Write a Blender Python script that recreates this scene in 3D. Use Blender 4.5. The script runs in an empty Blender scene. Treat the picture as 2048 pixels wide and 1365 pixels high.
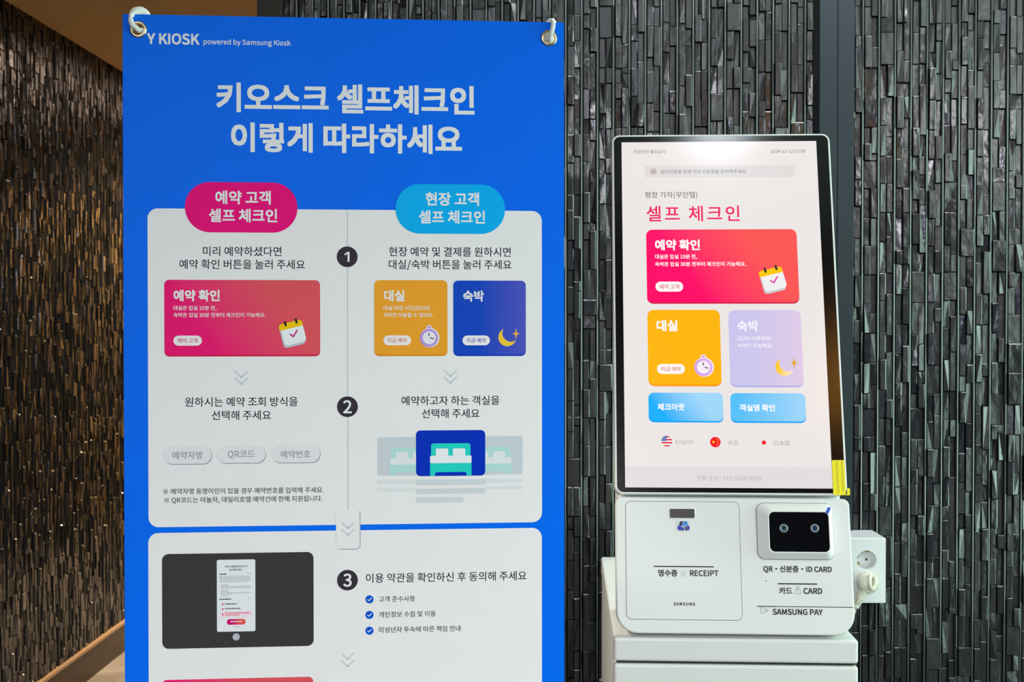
import bpy, bmesh, math, random, os
import numpy as np
from mathutils import Matrix, Vector
R = math.radians
scene = bpy.context.scene
COL = scene.collection
CAM_H = 1.36                      # the lens is 1.36 m above the floor
CEIL = 2.40

# ------------------------------------------------------------------ camera, world, exposure, lights
cam_data = bpy.data.cameras.new('camera')
cam = bpy.data.objects.new('camera', cam_data); COL.objects.link(cam)
cam_data.sensor_fit = 'HORIZONTAL'; cam_data.sensor_width = 36.0
cam_data.lens = 36.0 * 2300.0 / 2048.0
cam_data.clip_start = 0.05
cam.matrix_world = Matrix(((0.9997913, -0.0000000, 0.0204305, 0.0000000), (0.0204279, 0.0158643, -0.9996655, 0.0000000), (-0.0003241, 0.9998742, 0.0158609, 0.0000000), (0.0000000, 0.0000000, 0.0000000, 1.0000000)))
cam.location = (0.0, 0.0, CAM_H)
scene.camera = cam
cam_data.dof.use_dof = True; cam_data.dof.focus_distance = 1.64; cam_data.dof.aperture_fstop = 13.0

scene.view_settings.view_transform = 'Standard'
scene.view_settings.look = 'None'
scene.view_settings.exposure = 0.0
scene.view_settings.gamma = 1.0
scene.view_settings.use_curve_mapping = False

world = bpy.data.worlds.new('world'); scene.world = world
world.use_nodes = True
bg = world.node_tree.nodes['Background']
bg.inputs[0].default_value = (0.75, 0.9, 0.82, 1); bg.inputs[1].default_value = 0.25

def area_light(name, loc, aim, sx, sy, power, color, shape='RECTANGLE', spread=180):
    l = bpy.data.lights.new(name, 'AREA'); l.shape = shape; l.size = sx
    if shape in ('RECTANGLE', 'ELLIPSE'): l.size_y = sy
    l.energy = power; l.color = color; l.spread = R(spread)
    o = bpy.data.objects.new(name, l); COL.objects.link(o)
    o.location = loc
    o.rotation_euler = (Vector(aim)).to_track_quat('-Z', 'Y').to_euler()
    return o

def spot_light(name, loc, aim, power, color, size=60, blend=0.5, radius=0.03):
    l = bpy.data.lights.new(name, 'SPOT'); l.energy = power; l.color = color
    l.spot_size = R(size); l.spot_blend = blend; l.shadow_soft_size = radius
    o = bpy.data.objects.new(name, l); COL.objects.link(o)
    o.location = loc
    o.rotation_euler = (Vector(aim)).to_track_quat('-Z', 'Y').to_euler()
    return o

# ceiling lamps of the lobby (neutral white), one of them right in front of the kiosk, two washing the stone wall
COOL = (1.0, 0.98, 0.985)
area_light('ceiling_light_kiosk', (0.425, 0.745, 2.385), (0, 0, -1), 0.15, 0.15, 2.1, (0.86, 0.94, 1.0), 'DISK')
area_light('ceiling_light_lobby', (-0.80, -2.75, 2.37), (0, 0, -1), 1.2, 0.6, 285.0, COOL)
area_light('ceiling_light_side', (2.15, -0.45, 2.37), (0, 0, -1), 0.9, 0.9, 48.0, COOL)
area_light('ceiling_light_amber', (1.12, -0.85, 2.37), (0, 0, -1), 0.26, 0.9, 5.0, (1.0, 0.42, 0.05))
area_light('ceiling_light_wall', (0.80, 2.08, 2.385), (0, 0, -1), 1.7, 0.26, 17.0, (0.93, 0.97, 1.0))
area_light('corridor_light_mouth', (-1.05, 2.78, 2.385), (0, 0, -1), 0.4, 0.3, 9.0, (1.0, 0.84, 0.66))
# daylight through the glazed opening in the right wall, tinted by the greenery outside
area_light('daylight_right', (2.66, 0.0, 1.30), (-1, 0, 0), 1.8, 1.9, 27.0, (0.72, 1.0, 0.86))
area_light('daylight_right_green', (2.66, 1.5, 1.30), (-1, 0, 0), 1.2, 1.9, 42.0, (0.66, 1.0, 0.84))
spot_light('kiosk_side_fill', (-1.25, 1.72, 2.36), (1.42, 0.14, -1.66), 95.0, (1.0, 0.90, 0.76), 21, 0.35, 0.03)  # added fill spot that brightens the left sides of kiosk and pedestal
# warm downlights of the corridor behind the banner
WARM = (1.0, 0.76, 0.48)
area_light('corridor_strip_light', (-1.36, 4.95, 2.385), (0, 0, -1), 0.10, 1.5, 2.6, (1.0, 0.74, 0.58))
for y, w in ((4.6, 60.0), (5.6, 145.0), (6.3, 165.0), (6.9, 165.0)):
    spot_light('corridor_downlight', (-1.15, y, 2.38), (0, 0, -1), w, WARM, 135, 0.6, 0.05)

# ------------------------------------------------------------------ materials
def lin(c):
    c = c / 255.0
    return c / 12.92 if c <= 0.04045 else ((c + 0.055) / 1.055) ** 2.4
def L3(rgb): return (lin(rgb[0]), lin(rgb[1]), lin(rgb[2]), 1.0)

def new_mat(name):
    m = bpy.data.materials.new(name); m.use_nodes = True
    nt = m.node_tree; b = nt.nodes['Principled BSDF']
    return m, nt, b

def surf(name, rgb, rough=0.5, metal=0.0, spec=0.5, coat=0.0, bump=0.0, scale=60.0, vary=0.04):
    m, nt, b = new_mat(name)
    b.inputs['Roughness'].default_value = rough; b.inputs['Metallic'].default_value = metal
    b.inputs['Specular IOR Level'].default_value = spec; b.inputs['Coat Weight'].default_value = coat
    tc = nt.nodes.new('ShaderNodeTexCoord')
    n = nt.nodes.new('ShaderNodeTexNoise'); n.inputs['Scale'].default_value = scale; n.inputs['Detail'].default_value = 3.0
    nt.links.new(tc.outputs['Object'], n.inputs['Vector'])
    ramp = nt.nodes.new('ShaderNodeMix'); ramp.data_type = 'RGBA'
    c = L3(rgb)
    ramp.inputs[6].default_value = (c[0]*(1-vary), c[1]*(1-vary), c[2]*(1-vary), 1)
    ramp.inputs[7].default_value = (min(1, c[0]*(1+vary)), min(1, c[1]*(1+vary)), min(1, c[2]*(1+vary)), 1)
    nt.links.new(n.outputs['Fac'], ramp.inputs[0]); nt.links.new(ramp.outputs[2], b.inputs['Base Color'])
    if bump > 0:
        bp = nt.nodes.new('ShaderNodeBump'); bp.inputs['Strength'].default_value = bump; bp.inputs['Distance'].default_value = 0.002
        nt.links.new(n.outputs['Fac'], bp.inputs['Height']); nt.links.new(bp.outputs['Normal'], b.inputs['Normal'])
    return m

def gradient_nodes(nt, c0, c1, axis, lo, hi):
    tc = nt.nodes.new('ShaderNodeTexCoord'); sep = nt.nodes.new('ShaderNodeSeparateXYZ')
    nt.links.new(tc.outputs['Generated'], sep.inputs[0])
    if axis == 'XY':
        ad = nt.nodes.new('ShaderNodeMath'); ad.operation = 'SUBTRACT'; nt.links.new(sep.outputs['X'], ad.inputs[0])
        ml = nt.nodes.new('ShaderNodeMath'); ml.operation = 'MULTIPLY'; ml.inputs[1].default_value = -0.35
        nt.links.new(sep.outputs['Y'], ml.inputs[0]); nt.links.new(ml.outputs[0], ad.inputs[1]); src = ad.outputs[0]
    else:
        src = sep.outputs[axis]
    rp = nt.nodes.new('ShaderNodeValToRGB')
    rp.color_ramp.elements[0].position = lo; rp.color_ramp.elements[0].color = c0
    rp.color_ramp.elements[1].position = hi; rp.color_ramp.elements[1].color = c1
    nt.links.new(src, rp.inputs[0])
    return rp.outputs[0]

PRINT_SPEC = 0.07
def ink(name, rgb, rgb2=None, rough=0.5, axis='X', lo=0.0, hi=1.0):
    """printed colour on the banner film"""
    rgb = tuple(min(250, c*1.045) for c in rgb); rgb2 = rgb2 and tuple(min(250, c*1.045) for c in rgb2)
    m, nt, b = new_mat(name)
    b.inputs['Roughness'].default_value = rough; b.inputs['Specular IOR Level'].default_value = PRINT_SPEC
    if rgb2 is None: return surf(name + '_film', rgb, rough, spec=PRINT_SPEC, scale=25, vary=0.02)
    nt.links.new(gradient_nodes(nt, L3(rgb), L3(rgb2), axis, lo, hi), b.inputs['Base Color'])
    return m

def lit(name, rgb, rgb2=None, axis='X', lo=0.0, hi=1.0, strength=1.0):
    """a colour shown by the kiosk's backlit display, under its glossy protective film"""
    m, nt, b = new_mat(name)
    b.inputs['Base Color'].default_value = (0.004, 0.004, 0.004, 1); b.inputs['Roughness'].default_value = 0.16
    b.inputs['Specular IOR Level'].default_value = 0.4
    b.inputs['Emission Strength'].default_value = strength
    if rgb2 is None: b.inputs['Emission Color'].default_value = L3(rgb)
    else: nt.links.new(gradient_nodes(nt, L3(rgb), L3(rgb2), axis, lo, hi), b.inputs['Emission Color'])
    return m

def stone_mat(name, dark, light, rough):
    m, nt, b = new_mat(name)
    tc = nt.nodes.new('ShaderNodeTexCoord'); geo = nt.nodes.new('ShaderNodeNewGeometry')
    n = nt.nodes.new('ShaderNodeTexNoise'); n.inputs['Scale'].default_value = 70; n.inputs['Detail'].default_value = 6; n.inputs['Roughness'].default_value = 0.6
    nt.links.new(tc.outputs['Object'], n.inputs['Vector'])
    mul = nt.nodes.new('ShaderNodeMath'); mul.operation = 'MULTIPLY_ADD'; mul.inputs[1].default_value = 0.55; 
    nt.links.new(geo.outputs['Random Per Island'], mul.inputs[0])
    sc_ = nt.nodes.new('ShaderNodeMath'); sc_.operation = 'MULTIPLY'; sc_.inputs[1].default_value = 0.45
    nt.links.new(n.outputs['Fac'], sc_.inputs[0]); nt.links.new(sc_.outputs[0], mul.inputs[2])
    mix = nt.nodes.new('ShaderNodeMix'); mix.data_type = 'RGBA'; mix.inputs[6].default_value = L3(dark); mix.inputs[7].default_value = L3(light)
    nt.links.new(mul.outputs[0], mix.inputs[0]); nt.links.new(mix.outputs[2], b.inputs['Base Color'])
    rr = nt.nodes.new('ShaderNodeMapRange'); rr.inputs[3].default_value = rough - 0.03; rr.inputs[4].default_value = rough + 0.12
    nt.links.new(geo.outputs['Random Per Island'], rr.inputs[0]); nt.links.new(rr.outputs[0], b.inputs['Roughness'])
    b.inputs['Specular IOR Level'].default_value = 1.0
    n2 = nt.nodes.new('ShaderNodeTexNoise'); n2.inputs['Scale'].default_value = 48; n2.inputs['Detail'].default_value = 2.5; n2.inputs['Roughness'].default_value = 0.45
    mp = nt.nodes.new('ShaderNodeMapping'); mp.inputs['Scale'].default_value = (1, 1, 0.6)
    nt.links.new(tc.outputs['Object'], mp.inputs[0]); nt.links.new(mp.outputs[0], n2.inputs['Vector'])
    bp = nt.nodes.new('ShaderNodeBump'); bp.inputs['Strength'].default_value = 0.5; bp.inputs['Distance'].default_value = 0.0045
    nt.links.new(n2.outputs['Fac'], bp.inputs['Height']); nt.links.new(bp.outputs['Normal'], b.inputs['Normal'])
    return m

M = {}
M['stone'] = stone_mat('ledgestone', (13, 13, 15), (36, 36, 39), 0.23)
M['stone_warm'] = stone_mat('ledgestone_corridor', (12, 12, 13), (32, 31, 31), 0.2)
M['stone_bar'] = surf('ledgestone_edge_bar', (44, 47, 48), 0.27, spec=0.9, bump=0.15, scale=40)
M['stone_base'] = surf('dark_mortar', (14, 14, 15), 0.9)
M['corner_strip'] = surf('dark_brown_corner_strip', (34, 27, 20), 0.55, bump=0.3, scale=30, vary=0.2)
M['post'] = surf('slate_grey_painted_metal', (36, 45, 52), 0.5, spec=0.3, scale=12, vary=0.06)
M['paint_beige'] = surf('beige_ceiling_paper', (196, 160, 108), 0.8, bump=0.15, scale=90)
M['paint_grey'] = surf('grey_wall_paint', (92, 96, 98), 0.8, bump=0.05)
M['dim_floor'] = surf('dimmed_lobby_floor', (48, 46, 48), 0.5, scale=8, vary=0.15)  # unseen pale floor painted dark to dim its reflection in the stone
M['paint_white'] = surf('white_ceiling_paint', (214, 216, 210), 0.8, bump=0.05)
M['navy_paint'] = surf('dark_navy_paint', (38, 52, 84), 0.7)
M['wood_dark'] = surf('dark_varnished_wood', (52, 38, 26), 0.4, bump=0.1, scale=20, vary=0.2)
M['wood_cap'] = surf('light_wood_cap', (196, 160, 122), 0.45, vary=0.1)
M['white_plastic'] = surf('white_kiosk_plastic', (226, 230, 227), 0.45, scale=200, vary=0.01, bump=0.02)
M['white_rim'] = surf('white_rim_plastic', (232, 236, 232), 0.35, vary=0.01)
M['seam'] = surf('dark_seam', (40, 44, 42), 0.8)
M['black_slot'] = surf('black_slot', (10, 11, 12), 0.6)
M['label_ink'] = surf('dark_grey_label_ink', (16, 18, 20), 0.6)
M['label_ink_light'] = surf('light_grey_label_ink', (150, 158, 156), 0.6)
M['ped_white'] = surf('white_enamelled_steel', (226, 230, 226), 0.38, scale=120, vary=0.01, bump=0.02)
M['glass_black'] = surf('black_display_glass', (7, 8, 9), 0.16, spec=0.5, vary=0.02)
M['window_black'] = surf('black_scanner_glass', (9, 11, 14), 0.12, spec=0.4, vary=0.3, scale=300)
M['smoke'] = surf('smoked_sensor_window', (58, 55, 53), 0.3, scale=400, vary=0.2)
M['lens_ring'] = surf('grey_lens_ring', (120, 130, 136), 0.35, metal=0.3)
M['lens'] = surf('dark_lens_glass', (40, 58, 84), 0.06, coat=0.6)
M['blue_tab'] = surf('blue_plastic_tab', (0, 62, 176), 0.5)
M['yellow'] = surf('yellow_warning_film', (248, 234, 0), 0.45, vary=0.02)
M['yellow_ink'] = surf('brown_print_on_yellow', (120, 108, 10), 0.6)
M['clear_film'] = surf('white_clear_film', (214, 220, 222), 0.25)
M['logo_blue'] = surf('blue_print', (10, 60, 170), 0.5)
M['logo_navy'] = surf('navy_print', (12, 24, 80), 0.5)
M['logo_sky'] = surf('sky_blue_print', (40, 130, 215), 0.5)
M['outlet'] = surf('white_outlet_plastic', (220, 222, 225), 0.35, vary=0.01)
M['pin_hole'] = surf('dark_pin_hole', (70, 52, 56), 0.7)
M['brass'] = surf('brass_contact', (206, 168, 60), 0.35, metal=0.9)
M['cord'] = surf('ivory_cord_rubber', (216, 211, 194), 0.45, vary=0.02)
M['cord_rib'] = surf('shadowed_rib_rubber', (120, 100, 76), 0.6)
M['gold'] = surf('gold_grommet_metal', (226, 208, 172), 0.22, metal=1.0, vary=0.05)
M['hook'] = surf('white_hook_plastic', (232, 236, 228), 0.35, vary=0.02)
M['stand'] = surf('black_stand_tube', (26, 26, 28), 0.5)
M['frame'] = surf('grey_window_frame', (70, 74, 76), 0.5)
# banner inks
M['blue'] = ink('banner_blue', (0, 106, 240))
M['white'] = ink('banner_white', (232, 231, 231))
M['title'] = ink('title_white', (230, 231, 233))
M['pink'] = ink('pink_badge', (232, 6, 122))
M['sky'] = ink('sky_badge', (0, 172, 240))
M['navy_text'] = ink('dark_text', (34, 36, 48))
M['dark_disc'] = ink('dark_disc', (54, 48, 58))
M['grey_line'] = ink('grey_line', (178, 186, 190))
M['chev'] = ink('chevron_grey', (198, 206, 210))
M['red_grad'] = ink('red_card', (234, 20, 114), (222, 84, 92), axis='XY', lo=0.35, hi=1.3)
M['red_strip'] = ink('red_card_edge', (214, 22, 66))
M['orange'] = ink('orange_card', (236, 160, 42))
M['orange_strip'] = ink('orange_card_edge', (226, 138, 24))
M['royal'] = ink('royal_card', (14, 70, 190), (78, 84, 190), axis='X', lo=0.35, hi=1.1)
M['royal_strip'] = ink('royal_card_edge', (10, 58, 196))
M['pill'] = ink('tag_white', (236, 230, 232))
M['pink_text'] = ink('tag_pink_text', (206, 50, 100))
M['orange_text'] = ink('tag_orange_text', (206, 120, 20))
M['blue_text'] = ink('tag_blue_text', (40, 80, 190))
M['yel'] = ink('icon_yellow', (240, 196, 0))
M['paper'] = ink('icon_paper', (232, 236, 238))
M['paper_shade'] = ink('icon_paper_side', (186, 194, 202))
M['iron'] = ink('icon_black', (30, 34, 38))
M['tick'] = ink('icon_magenta', (200, 60, 140))
M['lilac'] = ink('icon_lilac', (182, 150, 216))
M['lilac_light'] = ink('icon_lilac_light', (232, 226, 238))
M['moon'] = ink('icon_moon', (238, 200, 60), (250, 240, 190), axis='X', lo=0.72, hi=0.95)
M['star'] = ink('icon_star', (240, 176, 66))
M['pill_grey'] = ink('pill_grey_fill', (225, 225, 226))
M['pill_edge'] = ink('pill_grey_edge', (150, 148, 170))
M['pill_text'] = ink('pill_grey_text', (146, 148, 156))
M['bed_card'] = ink('bed_card_blue', (0, 48, 184))
M['bed_teal'] = ink('bed_teal', (34, 206, 194))
M['bed_white'] = ink('bed_white', (232, 234, 238))
M['faint_card'] = ink('faint_card_grey', (198, 206, 212))
M['faint_teal'] = ink('faint_teal', (176, 218, 214))
M['faint_white'] = ink('faint_white', (222, 226, 228))
M['bar'] = ink('bar_grey', (204, 211, 216))
M['bar_faint'] = ink('bar_faint_grey', (218, 222, 224))
M['tablet'] = ink('tablet_grey', (58, 57, 56))
M['doc'] = ink('document_white', (228, 231, 234))
M['doc_grey'] = ink('document_grey', (170, 174, 180))
M['doc_pink'] = ink('document_pink', (240, 216, 226))
M['doc_red'] = ink('document_red', (222, 40, 104))
M['doc_button'] = ink('document_button', (210, 10, 110), (230, 80, 70), axis='X', lo=0.3, hi=0.7)
M['home'] = ink('home_button_grey', (182, 180, 194))
M['check_blue'] = ink('check_blue', (0, 84, 206))

# ------------------------------------------------------------------ mesh builder
try:
    FONT = bpy.data.fonts.load(os.path.join(bpy.utils.system_resource('DATAFILES', path='fonts'), 'Noto Sans CJK Regular.woff2'))
except Exception:
    FONT = None
_glyphs = {}
_scratch = bpy.data.scenes.new('scratch')
def glyphs(s, bold, space=1.0):
    key = (s, bold, space)
    if key not in _glyphs:
        c = bpy.data.curves.new('glyphs', 'FONT'); c.body = s; c.resolution_u = 3; c.offset = min(bold, 0.0); c.space_character = space
        if FONT: c.font = FONT
        o = bpy.data.objects.new('glyphs', c); _scratch.collection.objects.link(o)
        vl = _scratch.view_layers[0]; vl.update()
        me = bpy.data.meshes.new_from_object(o.evaluated_get(vl.depsgraph))
        v = [(p.co.x, p.co.y) for p in me.vertices]; f = [tuple(p.vertices) for p in me.polygons]
        bpy.data.objects.remove(o); bpy.data.meshes.remove(me); bpy.data.curves.remove(c)
        a = np.array(v); _glyphs[key] = (a, f, a.min(0), a.max(0))
    return _glyphs[key]

def prefetch(strings):
    """lays all strings out as the lines of one text and keeps the outline of each"""
    c = bpy.data.curves.new('glyphs', 'FONT'); c.body = '\n'.join(strings); c.resolution_u = 3; c.space_line = 3.0
    if FONT: c.font = FONT
    o = bpy.data.objects.new('glyphs', c); _scratch.collection.objects.link(o)
    vl = _scratch.view_layers[0]; vl.update()
    me = bpy.data.meshes.new_from_object(o.evaluated_get(vl.depsgraph))
    V = np.empty(len(me.vertices)*3, dtype=np.float32); me.vertices.foreach_get('co', V); V = V.reshape(-1, 3)[:, :2].astype(float)
    row = np.rint((-V[:, 1] + 0.1)/3.0).astype(int)
    faces = [[] for _ in strings]; index = np.zeros(len(V), int)
    for k in range(len(strings)):
        w = np.nonzero(row == k)[0]; index[w] = np.arange(len(w))
    for p in me.polygons: faces[row[p.vertices[0]]].append(tuple(int(index[q]) for q in p.vertices))
    for k, s in enumerate(strings):
        a = V[row == k].copy()
        if len(a): _glyphs[(s, 0.0, 1.0)] = (a, faces[k], a.min(0), a.max(0))
    bpy.data.objects.remove(o); bpy.data.meshes.remove(me); bpy.data.curves.remove(c)
if FONT: prefetch(['1', '15:00 이후부터', '19', '2', '2024-11-12 12:58', '3', 'CARD', 'English', 'Please remove this protection', 'QR·신분증·ID CARD', 'QR코드', 'RECEIPT', 'SAMSUNG PAY', 'SΛMSUNG', 'Y KIOSK', 'column_badge', 'film before using your DISPLAY', 'powered by Samsung Kiosk', 's_star', 'star', '※ QR코드는 야놀자, 데일리호텔 예약건에 한해 지원됩니다.', '※ 예약자명 동명이인이 있을 경우 예약번호를 입력해 주세요.', '中文', '日本語', '개인정보 수집 및 이용', '객실명 확인', '고객 준수사항', '까지만 이용할 수 있어요.', '대실', '대실 마감 시각(20:00)', '대실/숙박 버튼을 눌러 주세요', '대실은 입실 10분 전,', '동의해주세요.', '미리 예약하셨다면', '미성년자 출입금지', '미성년자 투숙에 따른 책임 안내', '선택해 주세요', '성인인증을 위해 미리 신분증을 준비해주세요.', '셀프 체크인', '숙박', '숙박은 입실 30분 전부터 체크인이 가능해요.', '숙박이 가능해요.', '아래 사항을 확인하신 후', '영수증', '예약 고객', '예약 확인', '예약 확인 버튼을 눌러 주세요', '예약번호', '예약자명', '예약하고자 하는 객실을', '원하시는 예약 조회 방식을', '이렇게 따라하세요', '이용 약관을 확인하신 후 동의해 주세요', '전화 문의 : 010-5188-0090', '지금 예약', '체크아웃', '카드', '키오스크 셀프체크인', '평창 가자(무인텔)', '현장 고객', '현장 예약 및 결제를 원하시면'])

class G:
    """collects shapes of several materials into one mesh object"""
    def __init__(s): s.v = []; s.f = []; s.m = []; s.mats = []; s.sm = []
    def mi(s, m):
        if m not in s.mats: s.mats.append(m)
        return s.mats.index(m)
    def add(s, verts, faces, m, smooth=False):
        o = len(s.v); k = s.mi(m)
        s.v += [tuple(p) for p in verts]
        for f in faces: s.f.append(tuple(i + o for i in f)); s.m.append(k); s.sm.append(smooth)
    def poly(s, pts, z, m): s.add([(x, y, z) for x, y in pts], [tuple(range(len(pts)))], m)
    def prism(s, pts, z0, z1, m, smooth=False):
        n = len(pts)
        s.add([(x, y, z0) for x, y in pts] + [(x, y, z1) for x, y in pts],
              [tuple(range(n))[::-1], tuple(range(n, 2*n))] + [(i, (i+1) % n, n + (i+1) % n, n + i) for i in range(n)], m)
    def loft(s, rings, m, cap0=True, cap1=True, smooth=False):
        n = len(rings[0]); vs = [p for r in rings for p in r]; fs = []
        for k in range(len(rings) - 1):
            for i in range(n): j = (i+1) % n; fs.append((k*n+i, k*n+j, (k+1)*n+j, (k+1)*n+i))
        if cap0: fs.append(tuple(range(n))[::-1])
        if cap1: fs.append(tuple(range((len(rings)-1)*n, len(rings)*n)))
        s.add(vs, fs, m, smooth)
    def box(s, x0, x1, y0, y1, z0, z1, m): s.prism([(x0, y0), (x1, y0), (x1, y1), (x0, y1)], z0, z1, m)
    def disc(s, c, r, z, m, n=40, ry=None): s.poly([(c[0] + r*math.cos(2*math.pi*i/n), c[1] + (ry or r)*math.sin(2*math.pi*i/n)) for i in range(n)], z, m)
    def ring(s, c, r0, r1, z, m, n=48):
        vs = [(c[0]+r*math.cos(2*math.pi*i/n), c[1]+r*math.sin(2*math.pi*i/n), z) for r in (r0, r1) for i in range(n)]
        s.add(vs, [(i, (i+1) % n, n+(i+1) % n, n+i)[::-1] for i in range(n)], m)
    def stroke(s, pts, w, z, m):
        """a flat line with round caps through pts"""
        h = w/2
        for (a, b) in zip(pts[:-1], pts[1:]):
            d = math.atan2(b[1]-a[1], b[0]-a[0]); p = []
            for i in range(9): t = d + math.pi/2 + math.pi*i/8; p.append((a[0]+h*math.cos(t), a[1]+h*math.sin(t)))
            for i in range(9): t = d - math.pi/2 + math.pi*i/8; p.append((b[0]+h*math.cos(t), b[1]+h*math.sin(t)))
            s.poly(p, z, m)
    def text(s, t, a, b, z, m, bold=0.0, space=1.0, sy=1.0):
        """lettering whose ink runs from a to b (both at its middle height)"""
        v, f, lo, hi = glyphs(t, min(bold, 0.0), space); w = max(bold, 0.0)*0.62
        k = (b[0]-a[0]) / (hi[0]-lo[0]+2*w); yc = (a[1]+b[1])/2
        n = 8 if w > 0.004 else 4 if w > 0 else 0
        for i in range(n+1):        # heavier weights: the same outline laid down again, shifted by the extra stroke width
            dx, dy = ((0, 0), (w, w), (-w, w), (-w, -w), (w, -w), (w, 0), (-w, 0), (0, w), (0, -w))[i]
            s.add([(a[0] + (x-lo[0]+w+dx)*k, yc + (y-(lo[1]+hi[1])/2+dy)*k*sy, z-i*2e-6) for x, y in v], f, m)
    def tube(s, pts, rad, m, n=14, caps=True):
        pts = [Vector(p) for p in pts]
        if not hasattr(rad, '__len__'): rad = [rad]*len(pts)
        rings = []; ref = None
        for i, p in enumerate(pts):
            d = (pts[min(i+1, len(pts)-1)] - pts[max(i-1, 0)]).normalized()
            if ref is None: ref = d.orthogonal().normalized()
            ref = (ref - d*ref.dot(d)).normalized(); q = d.cross(ref)
            rings.append([p + rad[i]*(math.cos(2*math.pi*k/n)*ref + math.sin(2*math.pi*k/n)*q) for k in range(n)])
        s.loft(rings, m, caps, caps, True)
    def lathe(s, prof, c, m, n=40, axis=None):
        """profile of (radius, z) pairs round the local z axis at c"""
        rings = [[(c[0]+r*math.cos(2*math.pi*i/n), c[1]+r*math.sin(2*math.pi*i/n), c[2]+z) for i in range(n)] for r, z in prof]
        s.loft(rings, m, False, False, True)
    def obj(s, name, parent=None, bevel=0.0, seg=2, **props):
        me = bpy.data.meshes.new(name); me.from_pydata(s.v, [], s.f)
        for m in s.mats: me.materials.append(M[m])
        me.polygons.foreach_set('material_index', s.m); me.polygons.foreach_set('use_smooth', s.sm)
        me.update()
        o = bpy.data.objects.new(name, me); COL.objects.link(o)
        if parent is not None: o.parent = parent
        if bevel > 0:
            b = o.modifiers.new('bevel', 'BEVEL'); b.width = bevel; b.segments = seg; b.limit_method = 'ANGLE'; b.angle_limit = R(40)
            if hasattr(b, 'harden_normals'): b.harden_normals = False
        for k, v in props.items(): o[k] = v
        return o

def rr(x0, x1, y0, y1, r, n=8, corners=None):
    """rounded rectangle, counter-clockwise; r one radius or four (bottom-left, bottom-right, top-right, top-left)"""
    if not hasattr(r, '__len__'): r = (r,)*4
    out = []
    for (cx, cy, rad, a0) in ((x0, y0, r[0], 180), (x1, y0, r[1], 270), (x1, y1, r[2], 0), (x0, y1, r[3], 90)):
        ox = cx + rad if cx == x0 else cx - rad; oy = cy + rad if cy == y0 else cy - rad
        for i in range(n+1): t = R(a0 + 90*i/n); out.append((ox + rad*math.cos(t), oy + rad*math.sin(t)))
    return out

def rrq(tl, br, r, n=8): return rr(tl[0], br[0], br[1], tl[1], r, n)

def rot_pts(pts, c, deg):
    a = R(deg); return [(c[0] + (x-c[0])*math.cos(a) - (y-c[1])*math.sin(a), c[1] + (x-c[0])*math.sin(a) + (y-c[1])*math.cos(a)) for x, y in pts]

def spline(pts, n=8):
    """Catmull-Rom through pts"""
    P = [Vector(p) for p in pts]; P = [2*P[0]-P[1]] + P + [2*P[-1]-P[-2]]; out = []
    for i in range(1, len(P)-2):
        for k in range(n):
            t = k/n; a, b, c, d = P[i-1:i+3]
            out.append(0.5*((2*b) + (c-a)*t + (2*a-5*b+4*c-d)*t*t + (3*b-3*c+d-a)*t**3))
    out.append(P[-2]); return out

def filled(outline, holes):
    """triangulated flat sheet with round holes -> verts, faces"""
    bm = bmesh.new(); edges = []
    for loop in [outline] + holes:
        vs = [bm.verts.new((x, y, 0)) for x, y in loop]
        edges += [bm.edges.new((vs[i], vs[(i+1) % len(vs)])) for i in range(len(vs))]
    bmesh.ops.triangle_fill(bm, edges=edges, use_beauty=True, use_dissolve=False)
    bm.verts.index_update()
    v = [tuple(x.co) for x in bm.verts]; f = []
    for q in bm.faces:
        ids = [x.index for x in q.verts]
        f.append(tuple(ids if q.normal.z >= 0 else ids[::-1]))
    bm.free(); return v, f

def circle(c, r, n=40): return [(c[0]+r*math.cos(2*math.pi*i/n), c[1]+r*math.sin(2*math.pi*i/n)) for i in range(n)]

def thing(name, label, cat, mat=None, group=None):
    o = bpy.data.objects.new(name, None); o.empty_display_size = 0.1; COL.objects.link(o)
    if mat is not None: o.matrix_world = mat
    o['label'] = label; o['category'] = cat
    if group: o['group'] = group
    return o

def structure(g, name, label, bevel=0.0):
    return g.obj(name, None, bevel, kind='structure', label=label)

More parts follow.
